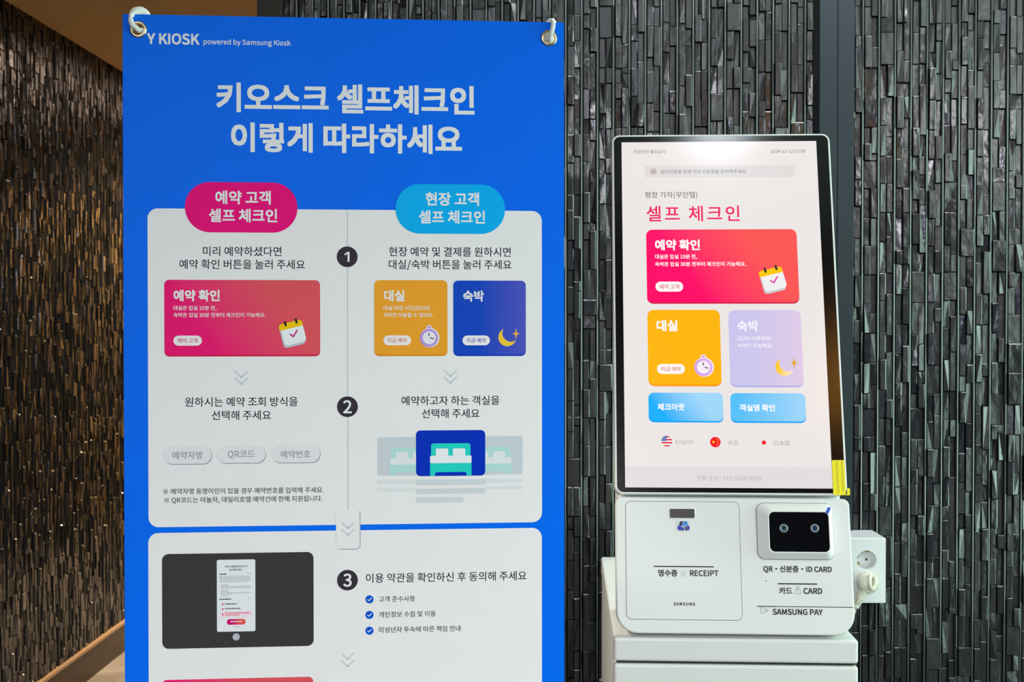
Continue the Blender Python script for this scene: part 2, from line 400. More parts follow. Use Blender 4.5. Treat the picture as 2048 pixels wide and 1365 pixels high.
# ------------------------------------------------------------------ the room
XL, XC, XR, YB, Y0, YE = -1.706, -0.58, 2.70, 2.41, -3.2, 7.2
def ledgestone(a0, a1, z0, z1, seed, near_chamfer=False):
    top, fall = (0.0024, 0.0019) if near_chamfer else (0.0019, 0.0014)
    """rows of slim upright split-stone sticks: returns verts (along, depth, up) and faces with material keys"""
    rng = random.Random(seed); V = []; F = []; K = []
    def stick(x0, x1, s0, s1, d, jit, ir, it, il, ib, drop, mat):
        o = len(V)
        for x, z in ((x0, s0), (x1, s0), (x1, s1), (x0, s1)): V.append((x, 0.0, z))
        sh = d - drop
        for x, z in ((x0, s0), (x1, s0), (x1, s1), (x0, s1)): V.append((x, sh, z))
        j = [rng.uniform(-jit, jit) for _ in range(4)]
        for (x, z), e in zip(((x0+il, s0+ib), (x1-ir, s0+ib), (x1-ir, s1-it), (x0+il, s1-it)), j): V.append((x, d+e, z))
        for i in range(4):
            k = (i+1) % 4
            F.append((o+i, o+k, o+4+k, o+4+i)); F.append((o+4+i, o+4+k, o+8+k, o+8+i)); K.extend((mat, mat))
        if jit > 0.0007: F.extend(((o+8, o+9, o+10), (o+8, o+10, o+11))) if rng.random() < .5 else F.extend(((o+8, o+9, o+11), (o+9, o+10, o+11))); K.extend((mat, mat))
        else: F.append((o+8, o+9, o+10, o+11)); K.append(mat)
    P = 0.033; n = int((a1-a0)/P + 0.999)
    for c in range(n):
        x = a0 + c*P
        tone = rng.uniform(-0.001, 0.001)
        cuts = [z0 - rng.uniform(0, 0.06)]
        while cuts[-1] < z1: cuts.append(cuts[-1] + (rng.uniform(0.056, 0.067) if rng.random() < 0.82 else rng.uniform(0.028, 0.036)))
        # the right lane follows the left one's joints, about half of them shifted into a step
        step = [0.0 if rng.random() < 0.5 else rng.choice((-1, 1))*rng.uniform(0.008, 0.024) for _ in cuts]
        right = [a_ + b_ for a_, b_ in zip(cuts, step)]
        level = lambda: rng.choice((0.0055, 0.0075, 0.0090, 0.0105, 0.0128)) + rng.uniform(-0.0008, 0.0008) + tone
        ir, il = (0.0003, 0.0017) if near_chamfer else (0.0024, 0.0003)
        def put(xa, xb, s0, s1):
            s0, s1 = max(s0, z0), min(s1-0.0009, z1)
            if s1 - s0 < 0.006 or xb > a1 + 0.001: return
            rough = rng.random() < 0.38
            tp, fl = (rng.uniform(0.0010, 0.0050), rng.uniform(0.0016, 0.0040)) if near_chamfer else (top, fall)
            stick(xa, xb, s0, s1, level(), 0.0028 if rough else 0.0006, ir, tp, il, 0.0003, fl, 0)
        skip = set()
        for k in range(len(cuts)-1):
            if step[k] == 0.0 and step[k+1] == 0.0 and rng.random() < 0.4: put(x+0.0012, x+0.0276, cuts[k], cuts[k+1]); skip.add(k)
        for k in range(len(cuts)-1):
            if k in skip: continue
            put(x+0.0012, x+0.0141, cuts[k], cuts[k+1])
        for k in range(len(right)-1):
            if k in skip: continue
            put(x+0.0149, x+0.0276, right[k], right[k+1])
        z = z0
        while z < z1:
            h = rng.uniform(0.25, 0.5)
            if x + 0.0314 <= a1 + 0.001: stick(x+0.0279, x+0.0314, z, min(z+h, z1), 0.0118, 0.0, *((0.0002, 0.0, 0.0026) if near_chamfer else (0.0026, 0.0, 0.0002)), 0.0, 0.0014, 1)
            z += h
    return V, F, K

def stone_wall(name, label, fn, a0, a1, z0, z1, seed, near, backing, stone='stone'):
    V, F, K = ledgestone(a0, a1, z0, z1, seed, near)
    me = bpy.data.meshes.new(name); o0 = len(V)
    V = [fn(*p) for p in V]
    V += backing[0]; F += [tuple(i+o0 for i in f) for f in backing[1]]; K += [2]*len(backing[1])
    me.from_pydata(V, [], F)
    for k in (stone, 'stone_bar', 'stone_base'): me.materials.append(M[k])
    me.polygons.foreach_set('material_index', K); me.update()
    bm = bmesh.new(); bm.from_mesh(me); bmesh.ops.recalc_face_normals(bm, faces=bm.faces); bm.to_mesh(me); bm.free()
    o = bpy.data.objects.new(name, me); COL.objects.link(o); o['kind'] = 'structure'; o['label'] = label
    return o

def box_vf(x0, x1, y0, y1, z0, z1):
    v = [(x0, y0, z0), (x1, y0, z0), (x1, y1, z0), (x0, y1, z0), (x0, y0, z1), (x1, y0, z1), (x1, y1, z1), (x0, y1, z1)]
    return v, [(3, 2, 1, 0), (4, 5, 6, 7), (0, 1, 5, 4), (1, 2, 6, 5), (2, 3, 7, 6), (3, 0, 4, 7)]

XCS, XP0, XP1, XP2, XP3 = -0.528, 0.575, 0.5855, 0.6222, 0.657
g_v, g_f = box_vf(XC, XR, YB, YB+0.1, 0, CEIL)
stone_wall('wall_back', 'dark slate ledgestone wall behind the banner and kiosk', lambda a, d, z: (a, YB-d, z), XCS, XP0, 0.0, CEIL, 3, False, (g_v, g_f))
gv2, gf2 = box_vf(XP3, XR, YB-0.001, YB, 0, CEIL)
stone_wall('wall_back_side', 'greenish dark ledgestone wall to the right of the grey post', lambda a, d, z: (a, YB-d, z), XP3-0.010, XR-0.01, 0.0, CEIL, 8, False, (gv2, gf2))
gv3, gf3 = box_vf(XL-0.1, XL-0.011, Y0, YE, 0, CEIL)
stone_wall('wall_left', 'dark ledgestone corridor wall in warm light', lambda a, d, z: (XL-0.011+d, a, z), 1.2, 6.9, 0.13, CEIL, 5, True, (gv3, gf3), 'stone_warm')

g = G(); g.box(XL-0.1, XR+0.1, Y0-0.1, YE+0.1, CEIL, CEIL+0.1, 'paint_beige')
g.box(XL, XL+0.146, 0.5, YE, CEIL-0.0012, CEIL, 'paint_beige')
g.box(XC, XR, 0.22, YB, CEIL-0.001, CEIL, 'paint_white'); g.box(XL, XC, 0.22, 1.6, CEIL-0.001, CEIL, 'paint_white')
structure(g, 'ceiling', 'beige papered ceiling')

def marble():
    m, nt, b = new_mat('pale_marble_tile')
    tc = nt.nodes.new('ShaderNodeTexCoord')
    n = nt.nodes.new('ShaderNodeTexNoise'); n.inputs['Scale'].default_value = 2.2; n.inputs['Detail'].default_value = 8; n.inputs['Distortion'].default_value = 1.4
    nt.links.new(tc.outputs['Object'], n.inputs['Vector'])
    rp = nt.nodes.new('ShaderNodeValToRGB')
    rp.color_ramp.elements[0].position = 0.38; rp.color_ramp.elements[0].color = L3((160, 152, 146))
    rp.color_ramp.elements[1].position = 0.62; rp.color_ramp.elements[1].color = L3((206, 200, 196))
    nt.links.new(n.outputs['Fac'], rp.inputs[0])
    br = nt.nodes.new('ShaderNodeTexBrick'); br.offset = 0; br.inputs['Scale'].default_value = 1.0; br.inputs['Brick Width'].default_value = 0.6; br.inputs['Row Height'].default_value = 0.6
    br.inputs['Mortar Size'].default_value = 0.002; br.inputs['Mortar'].default_value = L3((120, 112, 104)); br.inputs['Color1'].default_value = (1, 1, 1, 1); br.inputs['Color2'].default_value = (0.94, 0.94, 0.94, 1)
    nt.links.new(tc.outputs['Object'], br.inputs['Vector'])
    mx = nt.nodes.new('ShaderNodeMix'); mx.data_type = 'RGBA'; mx.blend_type = 'MULTIPLY'; mx.inputs[0].default_value = 1.0
    nt.links.new(rp.outputs[0], mx.inputs[6]); nt.links.new(br.outputs['Color'], mx.inputs[7]); nt.links.new(mx.outputs[2], b.inputs['Base Color'])
    b.inputs['Roughness'].default_value = 0.25
    return m
M['marble'] = marble()
g = G(); g.box(XL-0.1, XR+0.1, Y0-0.1, YE+0.1, -0.1, 0.0, 'marble'); g.box(XL, XR, Y0, 1.2, 0.0, 0.0015, 'dim_floor'); g.box(-0.5, XR, 1.2, YB, 0.0, 0.0015, 'dim_floor'); structure(g, 'floor', 'pale veined marble floor')
g = G(); g.box(XL-0.1, XC, YE, YE+0.1, 0, CEIL, 'paint_beige'); structure(g, 'wall_end', 'beige wall closing the corridor')
g = G(); g.box(XC, XC+0.1, YB+0.1, YE+0.1, 0, CEIL, 'corner_strip'); structure(g, 'wall_corridor', 'dark brown corridor wall behind the stone wall')
g = G(); g.box(XL-0.1, XR+0.1, Y0-0.1, Y0, 0, CEIL, 'navy_paint'); structure(g, 'wall_rear', 'dark navy wall behind the viewer')
g = G(); g.box(XL, XR, Y0, 0.22, CEIL-0.02, CEIL, 'navy_paint'); structure(g, 'trim_3', 'dark navy ceiling field of the lobby')
# right wall with a wide glazed opening
WY0, WY1, WZ0, WZ1 = -0.9, 2.1, 0.35, 2.25
g = G()
g.box(XR, XR+0.1, Y0, WY0, 0, CEIL, 'paint_grey'); g.box(XR, XR+0.1, WY1, YB, 0, CEIL, 'paint_grey')
g.box(XR, XR+0.1, WY0, WY1, 0, WZ0, 'paint_grey'); g.box(XR, XR+0.1, WY0, WY1, WZ1, CEIL, 'paint_grey')
structure(g, 'wall_right', 'grey wall with the glazed opening')
g = G()
for y in (WY0, WY0+0.9, WY0+1.8, WY1-0.04): g.box(XR-0.02, XR+0.03, y, y+0.04, WZ0, WZ1, 'frame')
g.box(XR-0.02, XR+0.03, WY0, WY1, WZ0, WZ0+0.04, 'frame'); g.box(XR-0.02, XR+0.03, WY0, WY1, WZ1-0.04, WZ1, 'frame')
structure(g, 'window_1', 'wide grey framed window in the right wall')

g = G(); g.box(XC, XCS, YB-0.016, YB, 0, CEIL, 'corner_strip'); structure(g, 'trim_1', 'dark brown corner strip at the corridor end of the stone wall', 0.001)
g = G(); g.box(XP1, XP2-0.0007, YB-0.02, YB, 0, CEIL, 'post'); g.box(XP2+0.0007, XP3-0.0005, YB-0.02, YB, 0, CEIL, 'post')
structure(g, 'trim_2', 'slate grey metal post between the two stone walls', 0.0008)
g = G(); g.box(XL-0.011, XL+0.006, 1.2, 6.9, 0.0, 0.118, 'wood_dark'); b_ = structure(g, 'baseboard_left', 'dark wooden baseboard with a light top ledge', 0.001)
g = G(); g.box(XL-0.011, XL+0.014, 1.2, 6.9, 0.118, 0.130, 'wood_cap'); g.obj('ledge', b_, 0.001, label='light wooden ledge on top')

# ------------------------------------------------------------------ the banner and its stand
BAN = Matrix(((0.995518, -0.000741, 0.094565, -0.556536), (0.094568, 0.007796, -0.995488, 1.536570), (0.000000, 0.999969, 0.007831, 0.177522), (0.000000, 0.000000, 0.000000, 1.000000)))        # local x along the banner's width, y up, z towards the viewer; origin at its bottom left corner
BW, BH = 0.600, 1.600
S = 1.0 / 1480.0  # about one pixel of the photograph, in metres on the banner
banner = thing('instruction_banner', 'tall blue banner of check-in instructions with white panels, hung by two eyelets', 'banner', BAN)
GL, GR = (0.02076, 1.57965), (0.57904, 1.57811)
v, f = filled([(0, 0), (BW, 0), (BW, BH), (0, BH)], [circle(GL, 0.0078), circle(GR, 0.0078), circle((GL[0], 0.03), 0.0078), circle((GR[0], 0.03), 0.0078)])
g = G(); n = len(v)
g.add(v, f, 'blue'); g.add([(x, y, -0.0004) for x, y, z in v], [q[::-1] for q in f], 'white')
g.obj('sheet', banner)
for c in (GL, GR, (GL[0], 0.03), (GR[0], 0.03)):
    g = G(); g.lathe([(0.0072, -0.0016), (0.0072, 0.0008), (0.0078, 0.0018), (0.0092, 0.0024), (0.0106, 0.0019), (0.0118, 0.0004), (0.0118, 0.0)], (c[0], c[1], 0), 'gold')
    g.lathe([(0.0072, -0.0016), (0.0110, -0.0012), (0.0110, -0.0004)], (c[0], c[1], 0), 'gold')
    g.obj('eyelet', banner, label='round gold metal eyelet')

Z1, Z2, Z3, Z4 = 0.00015, 0.0003, 0.00045, 0.0006
def line(par, t, a, b, z, m, bold=0.0, space=1.0, name='lettering', **props):
    g = G(); g.text(t, a, b, z, m, bold, space); return g.obj(name, par, **props)
for _ in (0,):
  line(banner, 'Y KIOSK', (0.03231, 1.56690), (0.10213, 1.56816), Z1, 'title', 0.016, name='brand_lettering')
  line(banner, 'powered by Samsung Kiosk', (0.10745, 1.56283), (0.22458, 1.56491), Z1, 'title', 0.008, name='brand_lettering')
line(banner, '키오스크 셀프체크인', (0.12460, 1.48716), (0.47548, 1.49211), Z1, 'title', 0.016, name='heading_lettering')
line(banner, '이렇게 따라하세요', (0.14386, 1.43376), (0.45814, 1.43739), Z1, 'title', 0.016, name='heading_lettering')

def chevrons(g, c, w, z, m, gap):
    for k in (0.5, -0.5):
        y = c[1] + k*gap
        g.stroke([(c[0]-w/2, y+w*0.23), (c[0], y-w*0.23), (c[0]+w/2, y+w*0.23)], 3.0*S, z, m)

def calendar(g, c, w, z, paper, shade, yel, iron, tick):
    """tilted desk calendar pictogram, w = width of its page"""
    h = w*0.92
    page = lambda x0, x1, y0, y1, r: rot_pts(rr(c[0]+x0*w, c[0]+x1*w, c[1]+y0*w, c[1]+y1*w, r), c, 14)
    g.poly(page(-0.56, 0.44, -0.60, 0.40, 0.16*w), z, shade)
    g.poly(page(-0.5, 0.5, -0.5, 0.47, 0.16*w), z+0.00008, paper)
    g.poly(page(-0.56, 0.5, 0.22, 0.50, (0.02*w, 0.02*w, 0.14*w, 0.14*w)), z+0.00012, yel)
    for x in (-0.24, 0.26):
        g.poly(page(x-0.05, x+0.05, 0.36, 0.60, 0.05*w), z+0.00016, iron)
    g.stroke(rot_pts([(c[0]-0.13*w, c[1]-0.06*w), (c[0]-0.01*w, c[1]-0.17*w), (c[0]+0.18*w, c[1]+0.08*w)], c, 6), 0.075*w, z+0.00016, tick)

def clock(g, c, r, z, ring, light, hand):
    g.disc((c[0], c[1]+r*1.02), r*0.3, z, light); g.disc((c[0], c[1]+r*1.04), r*0.2, z+0.00004, ring)
    g.disc((c[0]+0.05*r, c[1]), r*1.02, z+0.00006, light); g.disc((c[0]-0.03*r, c[1]-0.02*r), r*0.95, z+0.0001, ring); g.disc(c, r*0.68, z+0.00014, light)
    g.stroke([(c[0]-0.03*r, c[1]+0.22*r), (c[0]-0.03*r, c[1]+0.45*r)], 0.1*r, z+0.00018, hand)
    g.stroke([(c[0]+0.14*r, c[1]-0.02*r), (c[0]+0.46*r, c[1]-0.12*r)], 0.1*r, z+0.00018, hand)

def moon(g, c, r, z, m, star, sc):
    """crescent open to the upper right, and a four-pointed star at sc"""
    p = []
    for i in range(25): t = R(112 + (345-112)*i/24); p.append((c[0]+r*math.cos(t), c[1]+r*math.sin(t)))
    a, b = p[-1], p[0]
    mid = ((a[0]+b[0])/2, (a[1]+b[1])/2); d = Vector((c[0]-mid[0], c[1]-mid[1])); L_ = math.dist(a, b)/2
    ax = Vector((b[0]-a[0], b[1]-a[1])).normalized(); nrm = Vector((-ax[1], ax[0]))
    if nrm.dot(d) < 0: nrm = -nrm
    inner = [(mid[0] + ax[0]*L_*-math.cos(math.pi*i/18) + nrm[0]*0.92*L_*math.sin(math.pi*i/18)*0.95, mid[1] + ax[1]*L_*-math.cos(math.pi*i/18) + nrm[1]*0.92*L_*math.sin(math.pi*i/18)*0.95) for i in range(1, 18)]
    k = len(inner); outer = p[::-1]      # from a to b along the outside
    V = []; 
    n_ = 18
    for i in range(n_+1):
        t = i/n_; u = t*(len(outer)-1); i0 = min(int(u), len(outer)-2); w = u-i0
        V.append((outer[i0][0]*(1-w)+outer[i0+1][0]*w, outer[i0][1]*(1-w)+outer[i0+1][1]*w, z))
    for i in range(n_+1):
        q = a if i == 0 else b if i == n_ else inner[i-1]
        V.append((q[0], q[1], z))
    g.add(V, [(i, i+1, n_+2+i, n_+1+i)[::-1] for i in range(n_)], m)
    sp = []
    for i in range(8):
        t = math.pi/4*i; q = (r*0.62 if i in (2, 6) else r*0.44) if i % 2 == 0 else r*0.15
        sp.append((sc[0]+q*math.cos(t), sc[1]+q*math.sin(t)))
    for i in range(0, 8, 2): g.add([(sc[0], sc[1], z), (*sp[i-1], z), (*sp[i], z), (*sp[(i+1) % 8], z)], [(0, 1, 2, 3)], star)

# upper white panel
panel = G(); panel.poly(rrq((0.03219, 1.33777), (0.56880, 0.90478), 20*S), Z1, 'white'); up = panel.obj('upper_panel', banner, label='upper white panel, two columns')
g = G()
a, b = (0.30100, 1.33624), (0.30015, 0.91866); g.box(a[0]-0.7*S, a[0]+0.7*S, b[1], a[1], Z1, Z2, 'grey_line'); g.obj('divider_line', up)
B9 = 0.0035
line(up, '미리 예약하셨다면', (0.10593, 1.27988), (0.21139, 1.28033), Z2, 'navy_text', B9)
line(up, '예약 확인 버튼을 눌러 주세요', (0.07450, 1.26210), (0.24313, 1.26268), Z2, 'navy_text', B9)
line(up, '현장 예약 및 결제를 원하시면', (0.35754, 1.28027), (0.52552, 1.28098), Z2, 'navy_text', B9)
line(up, '대실/숙박 버튼을 눌러 주세요', (0.35724, 1.26204), (0.52655, 1.26262), Z2, 'navy_text', B9)
line(up, '원하시는 예약 조회 방식을', (0.08125, 1.07527), (0.23294, 1.07445), Z2, 'navy_text', B9)
line(up, '선택해 주세요', (0.11711, 1.05668), (0.19665, 1.05618), Z2, 'navy_text', B9)
line(up, '예약하고자 하는 객실을', (0.37433, 1.07540), (0.50969, 1.07468), Z2, 'navy_text', B9)
line(up, '선택해 주세요', (0.40227, 1.05730), (0.48190, 1.05681), Z2, 'navy_text', B9)
line(up, '※ 예약자명 동명이인이 있을 경우 예약번호를 입력해 주세요.', (0.05192, 0.95310), (0.26788, 0.95342), Z2, 'navy_text', B9)
line(up, '※ QR코드는 야놀자, 데일리호텔 예약건에 한해 지원됩니다.', (0.05321, 0.94084), (0.26615, 0.94108), Z2, 'navy_text', B9)
for c in ((0.15705, 1.10762), (0.44184, 1.10790)): g = G(); chevrons(g, c, 25*S, Z2, 'chev', 14*S); g.obj('chevron_mark', up)
for a, b, t, ta, tb in (((0.05239, 1.01496), (0.11644, 0.99057), '예약자명', (0.06434, 1.00262), (0.10375, 1.00227)), ((0.12456, 1.01504), (0.18906, 0.99125), 'QR코드', (0.13861, 1.00264), (0.17493, 1.00232)), ((0.19790, 1.01512), (0.26286, 0.99125), '예약번호', (0.20969, 1.00270), (0.24999, 1.00234))):
    g = G(); h = (a[1]-b[1])/2
    g.poly(rrq((a[0]+1.2*S, a[1]-1.2*S), (b[0]+1.2*S, b[1]-1.6*S), h*0.98), Z2, 'pill_edge'); g.poly(rrq((a[0], a[1]), b, h*0.98), Z3, 'pill_grey')
    g.text(t, ta, tb, Z4, 'pill_text', 0.004); g.obj('option_pill', up, label='pale grey pill reading ' + t)
# the bed picture
g = G()
for a, b in (((0.34134, 1.02496), (0.39615, 0.97204)), ((0.48672, 1.02523), (0.54162, 0.97195))): g.poly(rrq(a, b, 5*S), Z2, 'faint_card')
def bed(g, x0, x1, y0, y1, z, teal, white, card):
    w = x1-x0; h = y1-y0
    g.poly(rr(x0+0.025*w, x1-0.025*w, y0+0.55*h, y1, (0, 0, 0.06*w, 0.06*w)), z, teal)
    g.poly(rr(x0, x1, y0, y0+0.42*h, (0, 0, 0.02*w, 0.02*w)), z, teal)
    g.poly(rr(x0+0.12*w, x1-0.12*w, y0, y0+0.11*h, (0, 0, 0.05*w, 0.05*w)), z+0.0001, card)
    for p in (0.14, 0.55): g.poly(rr(x0+p*w, x0+(p+0.30)*w, y0+0.59*h, y0+0.84*h, 0.03*w), z+0.0001, white)
    g.poly(rr(x0, x1, y0+0.39*h, y0+0.62*h, 0.03*w), z+0.00015, white)
a, b = (0.35844, 1.01035), (0.41543, 0.97184); bed(g, a[0], b[0], b[1], a[1], Z2+0.0001, 'faint_teal', 'faint_white', 'faint_card')
a, b = (0.46868, 1.01012), (0.52628, 0.97210); bed(g, a[0], b[0], b[1], a[1], Z2+0.0001, 'faint_teal', 'faint_white', 'faint_card')
g.poly(rrq((0.39418, 1.03388), (0.48978, 0.97074), 9*S), Z4, 'bed_card')
a, b = (0.41343, 1.01577), (0.47071, 0.97107); bed(g, a[0], b[0], b[1], a[1], Z4+0.0001, 'bed_teal', 'bed_white', 'bed_card')
for a, b, m in (((0.39407, 0.96584), (0.48977, 0.95790), 'bar'), ((0.39406, 0.95340), (0.48976, 0.94575), 'bar'), ((0.39404, 0.94131), (0.45959, 0.93396), 'bar'),
                ((0.34124, 0.96570), (0.39338, 0.96032), 'bar_faint'), ((0.34122, 0.95502), (0.39336, 0.94995), 'bar_faint'), ((0.49012, 0.96622), (0.54161, 0.96047), 'bar_faint'), ((0.49011, 0.95581), (0.54160, 0.95108), 'bar_faint')):
    g.poly(rrq(a, b, 1*S), Z2, m)
g.obj('bed_picture', up, label='picture of a teal bed on a blue tile')

def badge(name, a, b, m, rows, lab):
    g = G(); h = (a[1]-b[1])/2; g.poly(rrq(a, b, h*0.985, 16), Z3, m); o = g.obj(name, banner, label=lab)
    for t, ta, tb in rows: line(o, t, ta, tb, Z4, 'title', 0.014)
badge('column_badge', (0.08219, 1.37407), (0.23308, 1.30571), 'pink', (('예약 고객', (0.12287, 1.35302), (0.19708, 1.35360)), ('셀프 체크인', (0.11410, 1.32850), (0.20578, 1.32910))), 'pink rounded badge heading the left column')
badge('column_badge', (0.36661, 1.37381), (0.51755, 1.30554), 'sky', (('현장 고객', (0.40774, 1.35317), (0.48155, 1.35373)), ('셀프 체크인', (0.39877, 1.32831), (0.48983, 1.32890))), 'sky blue rounded badge heading the right column')
for t, c, w in (('1', (0.30053, 1.27317), 11), ('2', (0.30045, 1.06721), 17), ('3', (0.29996, 0.82845), 17)):
    g = G(); g.disc(c, 21*S, Z3, 'dark_disc', 48); o = g.obj('step_badge', banner, label='dark round badge with numeral ' + t)
    g = G()
    if t == '1': g.poly([(c[0]+x*S, c[1]+y*S) for x, y in ((0.6, -10.2), (4.6, -10.2), (4.6, 10.2), (1.4, 10.2), (-5.2, 6.4), (-5.2, 2.6), (0.6, 5.6))], Z4, 'title')
    else: g.text(t, (c[0]-w/2*S, c[1]), (c[0]+w/2*S, c[1]), Z4, 'title', 0.009)
    g.obj('numeral', o)

def tag(g, a, b, t, ta, tb, z, fill, txt, bold=0.004):
    h = (a[1]-b[1])/2; g.poly(rrq(a, b, h*0.98), z, fill); g.text(t, ta, tb, z+0.0001, txt, bold)

def card(a, b, fill, strip, r=10*S):
    g = G()
    g.poly(rrq((a[0], a[1]-4*S), b, r), Z2, strip); g.poly(rrq(a, (b[0], b[1]+3*S), r), Z3, fill)
    return g
def tag_part(par, a, b, t, ta, tb, txt): g = G(); tag(g, a, b, t, ta, tb, Z4, 'pill', txt); g.obj('tag_pill', par, label='white tag reading ' + t)
cd = card((0.05413, 1.24101), (0.26353, 1.13669), 'red_grad', 'red_strip').obj('button_card', banner, label='pink-red button card with a calendar')
line(cd, '예약 확인', (0.06664, 1.21967), (0.12830, 1.21975), Z4, 'title', 0.018)
line(cd, '대실은 입실 10분 전,', (0.06632, 1.20236), (0.12376, 1.20239), Z4, 'title', 0.006); line(cd, '숙박은 입실 30분 전부터 체크인이 가능해요.', (0.06629, 1.19320), (0.18992, 1.19322), Z4, 'title', 0.006)
tag_part(cd, (0.06620, 1.16516), (0.10420, 1.15151), '예약 고객', (0.07191, 1.15843), (0.09821, 1.15839), 'pink_text')
g = G(); calendar(g, (0.22700, 1.16894), 45*S, Z4, 'paper', 'paper_shade', 'yel', 'iron', 'tick'); g.obj('calendar_picture', cd)
cd = card((0.33730, 1.24136), (0.43773, 1.13660), 'orange', 'orange_strip').obj('button_card', banner, label='orange button card with a clock')
line(cd, '대실', (0.35059, 1.21973), (0.37868, 1.21977), Z4, 'title', 0.016)
line(cd, '대실 마감 시각(20:00)', (0.34988, 1.20253), (0.41336, 1.20257), Z4, 'title', 0.006); line(cd, '까지만 이용할 수 있어요.', (0.34986, 1.19325), (0.41830, 1.19326), Z4, 'title', 0.006)
tag_part(cd, (0.34981, 1.16517), (0.38750, 1.15155), '지금 예약', (0.35507, 1.15849), (0.38201, 1.15845), 'orange_text')
g = G(); clock(g, (0.41261, 1.16186), 19.5*S, Z4, 'lilac', 'lilac_light', 'iron'); g.obj('clock_picture', cd)
cd = card((0.44581, 1.24093), (0.54642, 1.13633), 'royal', 'royal_strip').obj('button_card', banner, label='royal blue button card with a moon')
line(cd, '숙박', (0.45925, 1.21954), (0.48832, 1.21958), Z4, 'title', 0.016)
tag_part(cd, (0.45849, 1.16491), (0.49636, 1.15136), '지금 예약', (0.46402, 1.15833), (0.49075, 1.15829), 'blue_text')
g = G(); moon(g, (0.52055, 1.16241), 18.5*S, Z4, 'moon', 'star', (0.53273, 1.16726)); g.obj('moon_picture', cd)

# lower white panel
g = G(); a, b = (0.03170, 0.89692), (0.56853, 0.51718); g.poly(rrq(a, (b[0], 0.06), 20*S), Z1, 'white'); low = g.obj('lower_panel', banner, label='lower white panel of the third step')
g = G(); a, b = (0.28449, 0.92573), (0.31678, 0.87159); g.poly(rrq((a[0]+1.2*S, a[1]-0.5*S), (b[0]+1.5*S, b[1]-1.6*S), 9*S), Z2, 'pill_edge'); g.poly(rrq(a, b, 8*S), Z3, 'white')
chevrons(g, (0.30079, 0.89903), 24*S, Z4, 'chev', 14*S); g.obj('connector_tab', banner, label='small white tab joining the two panels')
line(low, '이용 약관을 확인하신 후 동의해 주세요', (0.32524, 0.83078), (0.54708, 0.83053), Z2, 'navy_text', B9)
line(low, '고객 준수사항', (0.34299, 0.80149), (0.39244, 0.80128), Z2, 'navy_text', B9)
line(low, '개인정보 수집 및 이용', (0.34295, 0.78008), (0.42102, 0.77997), Z2, 'navy_text', B9)
line(low, '미성년자 투숙에 따른 책임 안내', (0.34291, 0.75902), (0.45521, 0.75883), Z2, 'navy_text', B9)
for c in ((0.32998, 0.80138), (0.32994, 0.77985), (0.32990, 0.75811)):
    g = G(); g.disc(c, 8.3*S, Z2, 'check_blue'); g.stroke([(c[0]-3.6*S, c[1]-0.2*S), (c[0]-1*S, c[1]-2.8*S), (c[0]+3.8*S, c[1]+2.6*S)], 1.7*S, Z3, 'title'); g.obj('check_mark', low, label='blue round check mark')
g = G(); chevrons(g, (0.30008, 0.71851), 25*S, Z2, 'chev', 15*S); g.obj('chevron_mark', low)
g = G(); g.poly(rrq((0.04934, 0.69645), (0.25313, 0.59595), 10*S), Z2, 'red_grad'); g.obj('button_card', low, label='pink-red card cut off at the bottom')
g = G(); g.poly(rrq((0.04991, 0.86809), (0.25380, 0.73880), 13*S), Z2, 'tablet')
g.disc((0.14900, 0.75335), 7.3*S, Z3, 'home'); c = (0.14900, 0.75335); g.disc(c, 0.9*S, Z4, 'title', 12)
tab = g.obj('tablet_picture', low, label='picture of a dark grey tablet')
g = G(); g.poly(rrq((0.12323, 0.85912), (0.17496, 0.76069), 3.5*S), Z3, 'doc')
rng = random.Random(4)
def dashes(a, b, y, h, m):
    """print too small to read: short runs of grey"""
    x = a
    while x < b - 2:
        w = min(rng.uniform(2.5, 9), b-x); p, q = (0.12740 + (x-440)*0.0006726, 0.83890 + (y-1150)*-0.0006835), (0.12740 + (x+w-440)*0.0006726, 0.83890 + (y-1150)*-0.0006835); g.poly(rr(p[0], q[0], p[1]-h/2*S, p[1]+h/2*S, 0.2*h*S, 2), Z4, m); x += w + 0.7
g.text('아래 사항을 확인하신 후', (0.13388, 0.85000), (0.16415, 0.84951), Z4, 'navy_text', 0.008)
g.text('동의해주세요.', (0.14018, 0.84552), (0.15767, 0.84524), Z4, 'navy_text', 0.008)
dashes(439, 454, 1149, 2.0, 'navy_text'); dashes(497, 504, 1148.6, 1.4, 'doc_grey')
for y, e in ((1153.5, 501), (1156.3, 501), (1159, 501), (1161.7, 501), (1164.4, 497)): dashes(439, e, y, 1.2, 'doc_grey')
dashes(442, 459, 1171.3, 1.6, 'doc_grey')
for y, e in ((1174, 501), (1176.7, 501), (1180, 456)): dashes(442, e, y, 1.2, 'doc_grey')
dashes(442, 458, 1184, 1.6, 'doc_grey')
for y, e in ((1186.6, 501), (1189.3, 464), (1193.3, 458)): dashes(442, e, y, 1.2, 'doc_grey')
dashes(439, 462, 1199.2, 2.0, 'navy_text'); dashes(497, 504, 1198.4, 1.4, 'doc_grey')
g.poly(rrq((0.12759, 0.78832), (0.17097, 0.78010), 1*S), Z4-0.00005, 'doc_pink')
for c in ((0.13111, 0.79851), (0.13109, 0.79188), (0.13107, 0.78429)): g.disc(c, 1.8*S, Z4, 'doc_red', 16)
dashes(449.7, 474, 1208.8, 1.8, 'navy_text'); dashes(449.7, 481, 1218.2, 1.8, 'navy_text'); dashes(449.7, 501, 1227.2, 1.6, 'doc_red'); dashes(449.7, 479, 1231.2, 1.6, 'doc_red')
dashes(466, 479, 1255, 1.2, 'doc_grey')
g.obj('document_page', tab, label='white page of small print')
g = G(); g.poly(rrq((0.13663, 0.77789), (0.16150, 0.77008), 5*S), Z4, 'doc_button'); o_ = g
x = 461
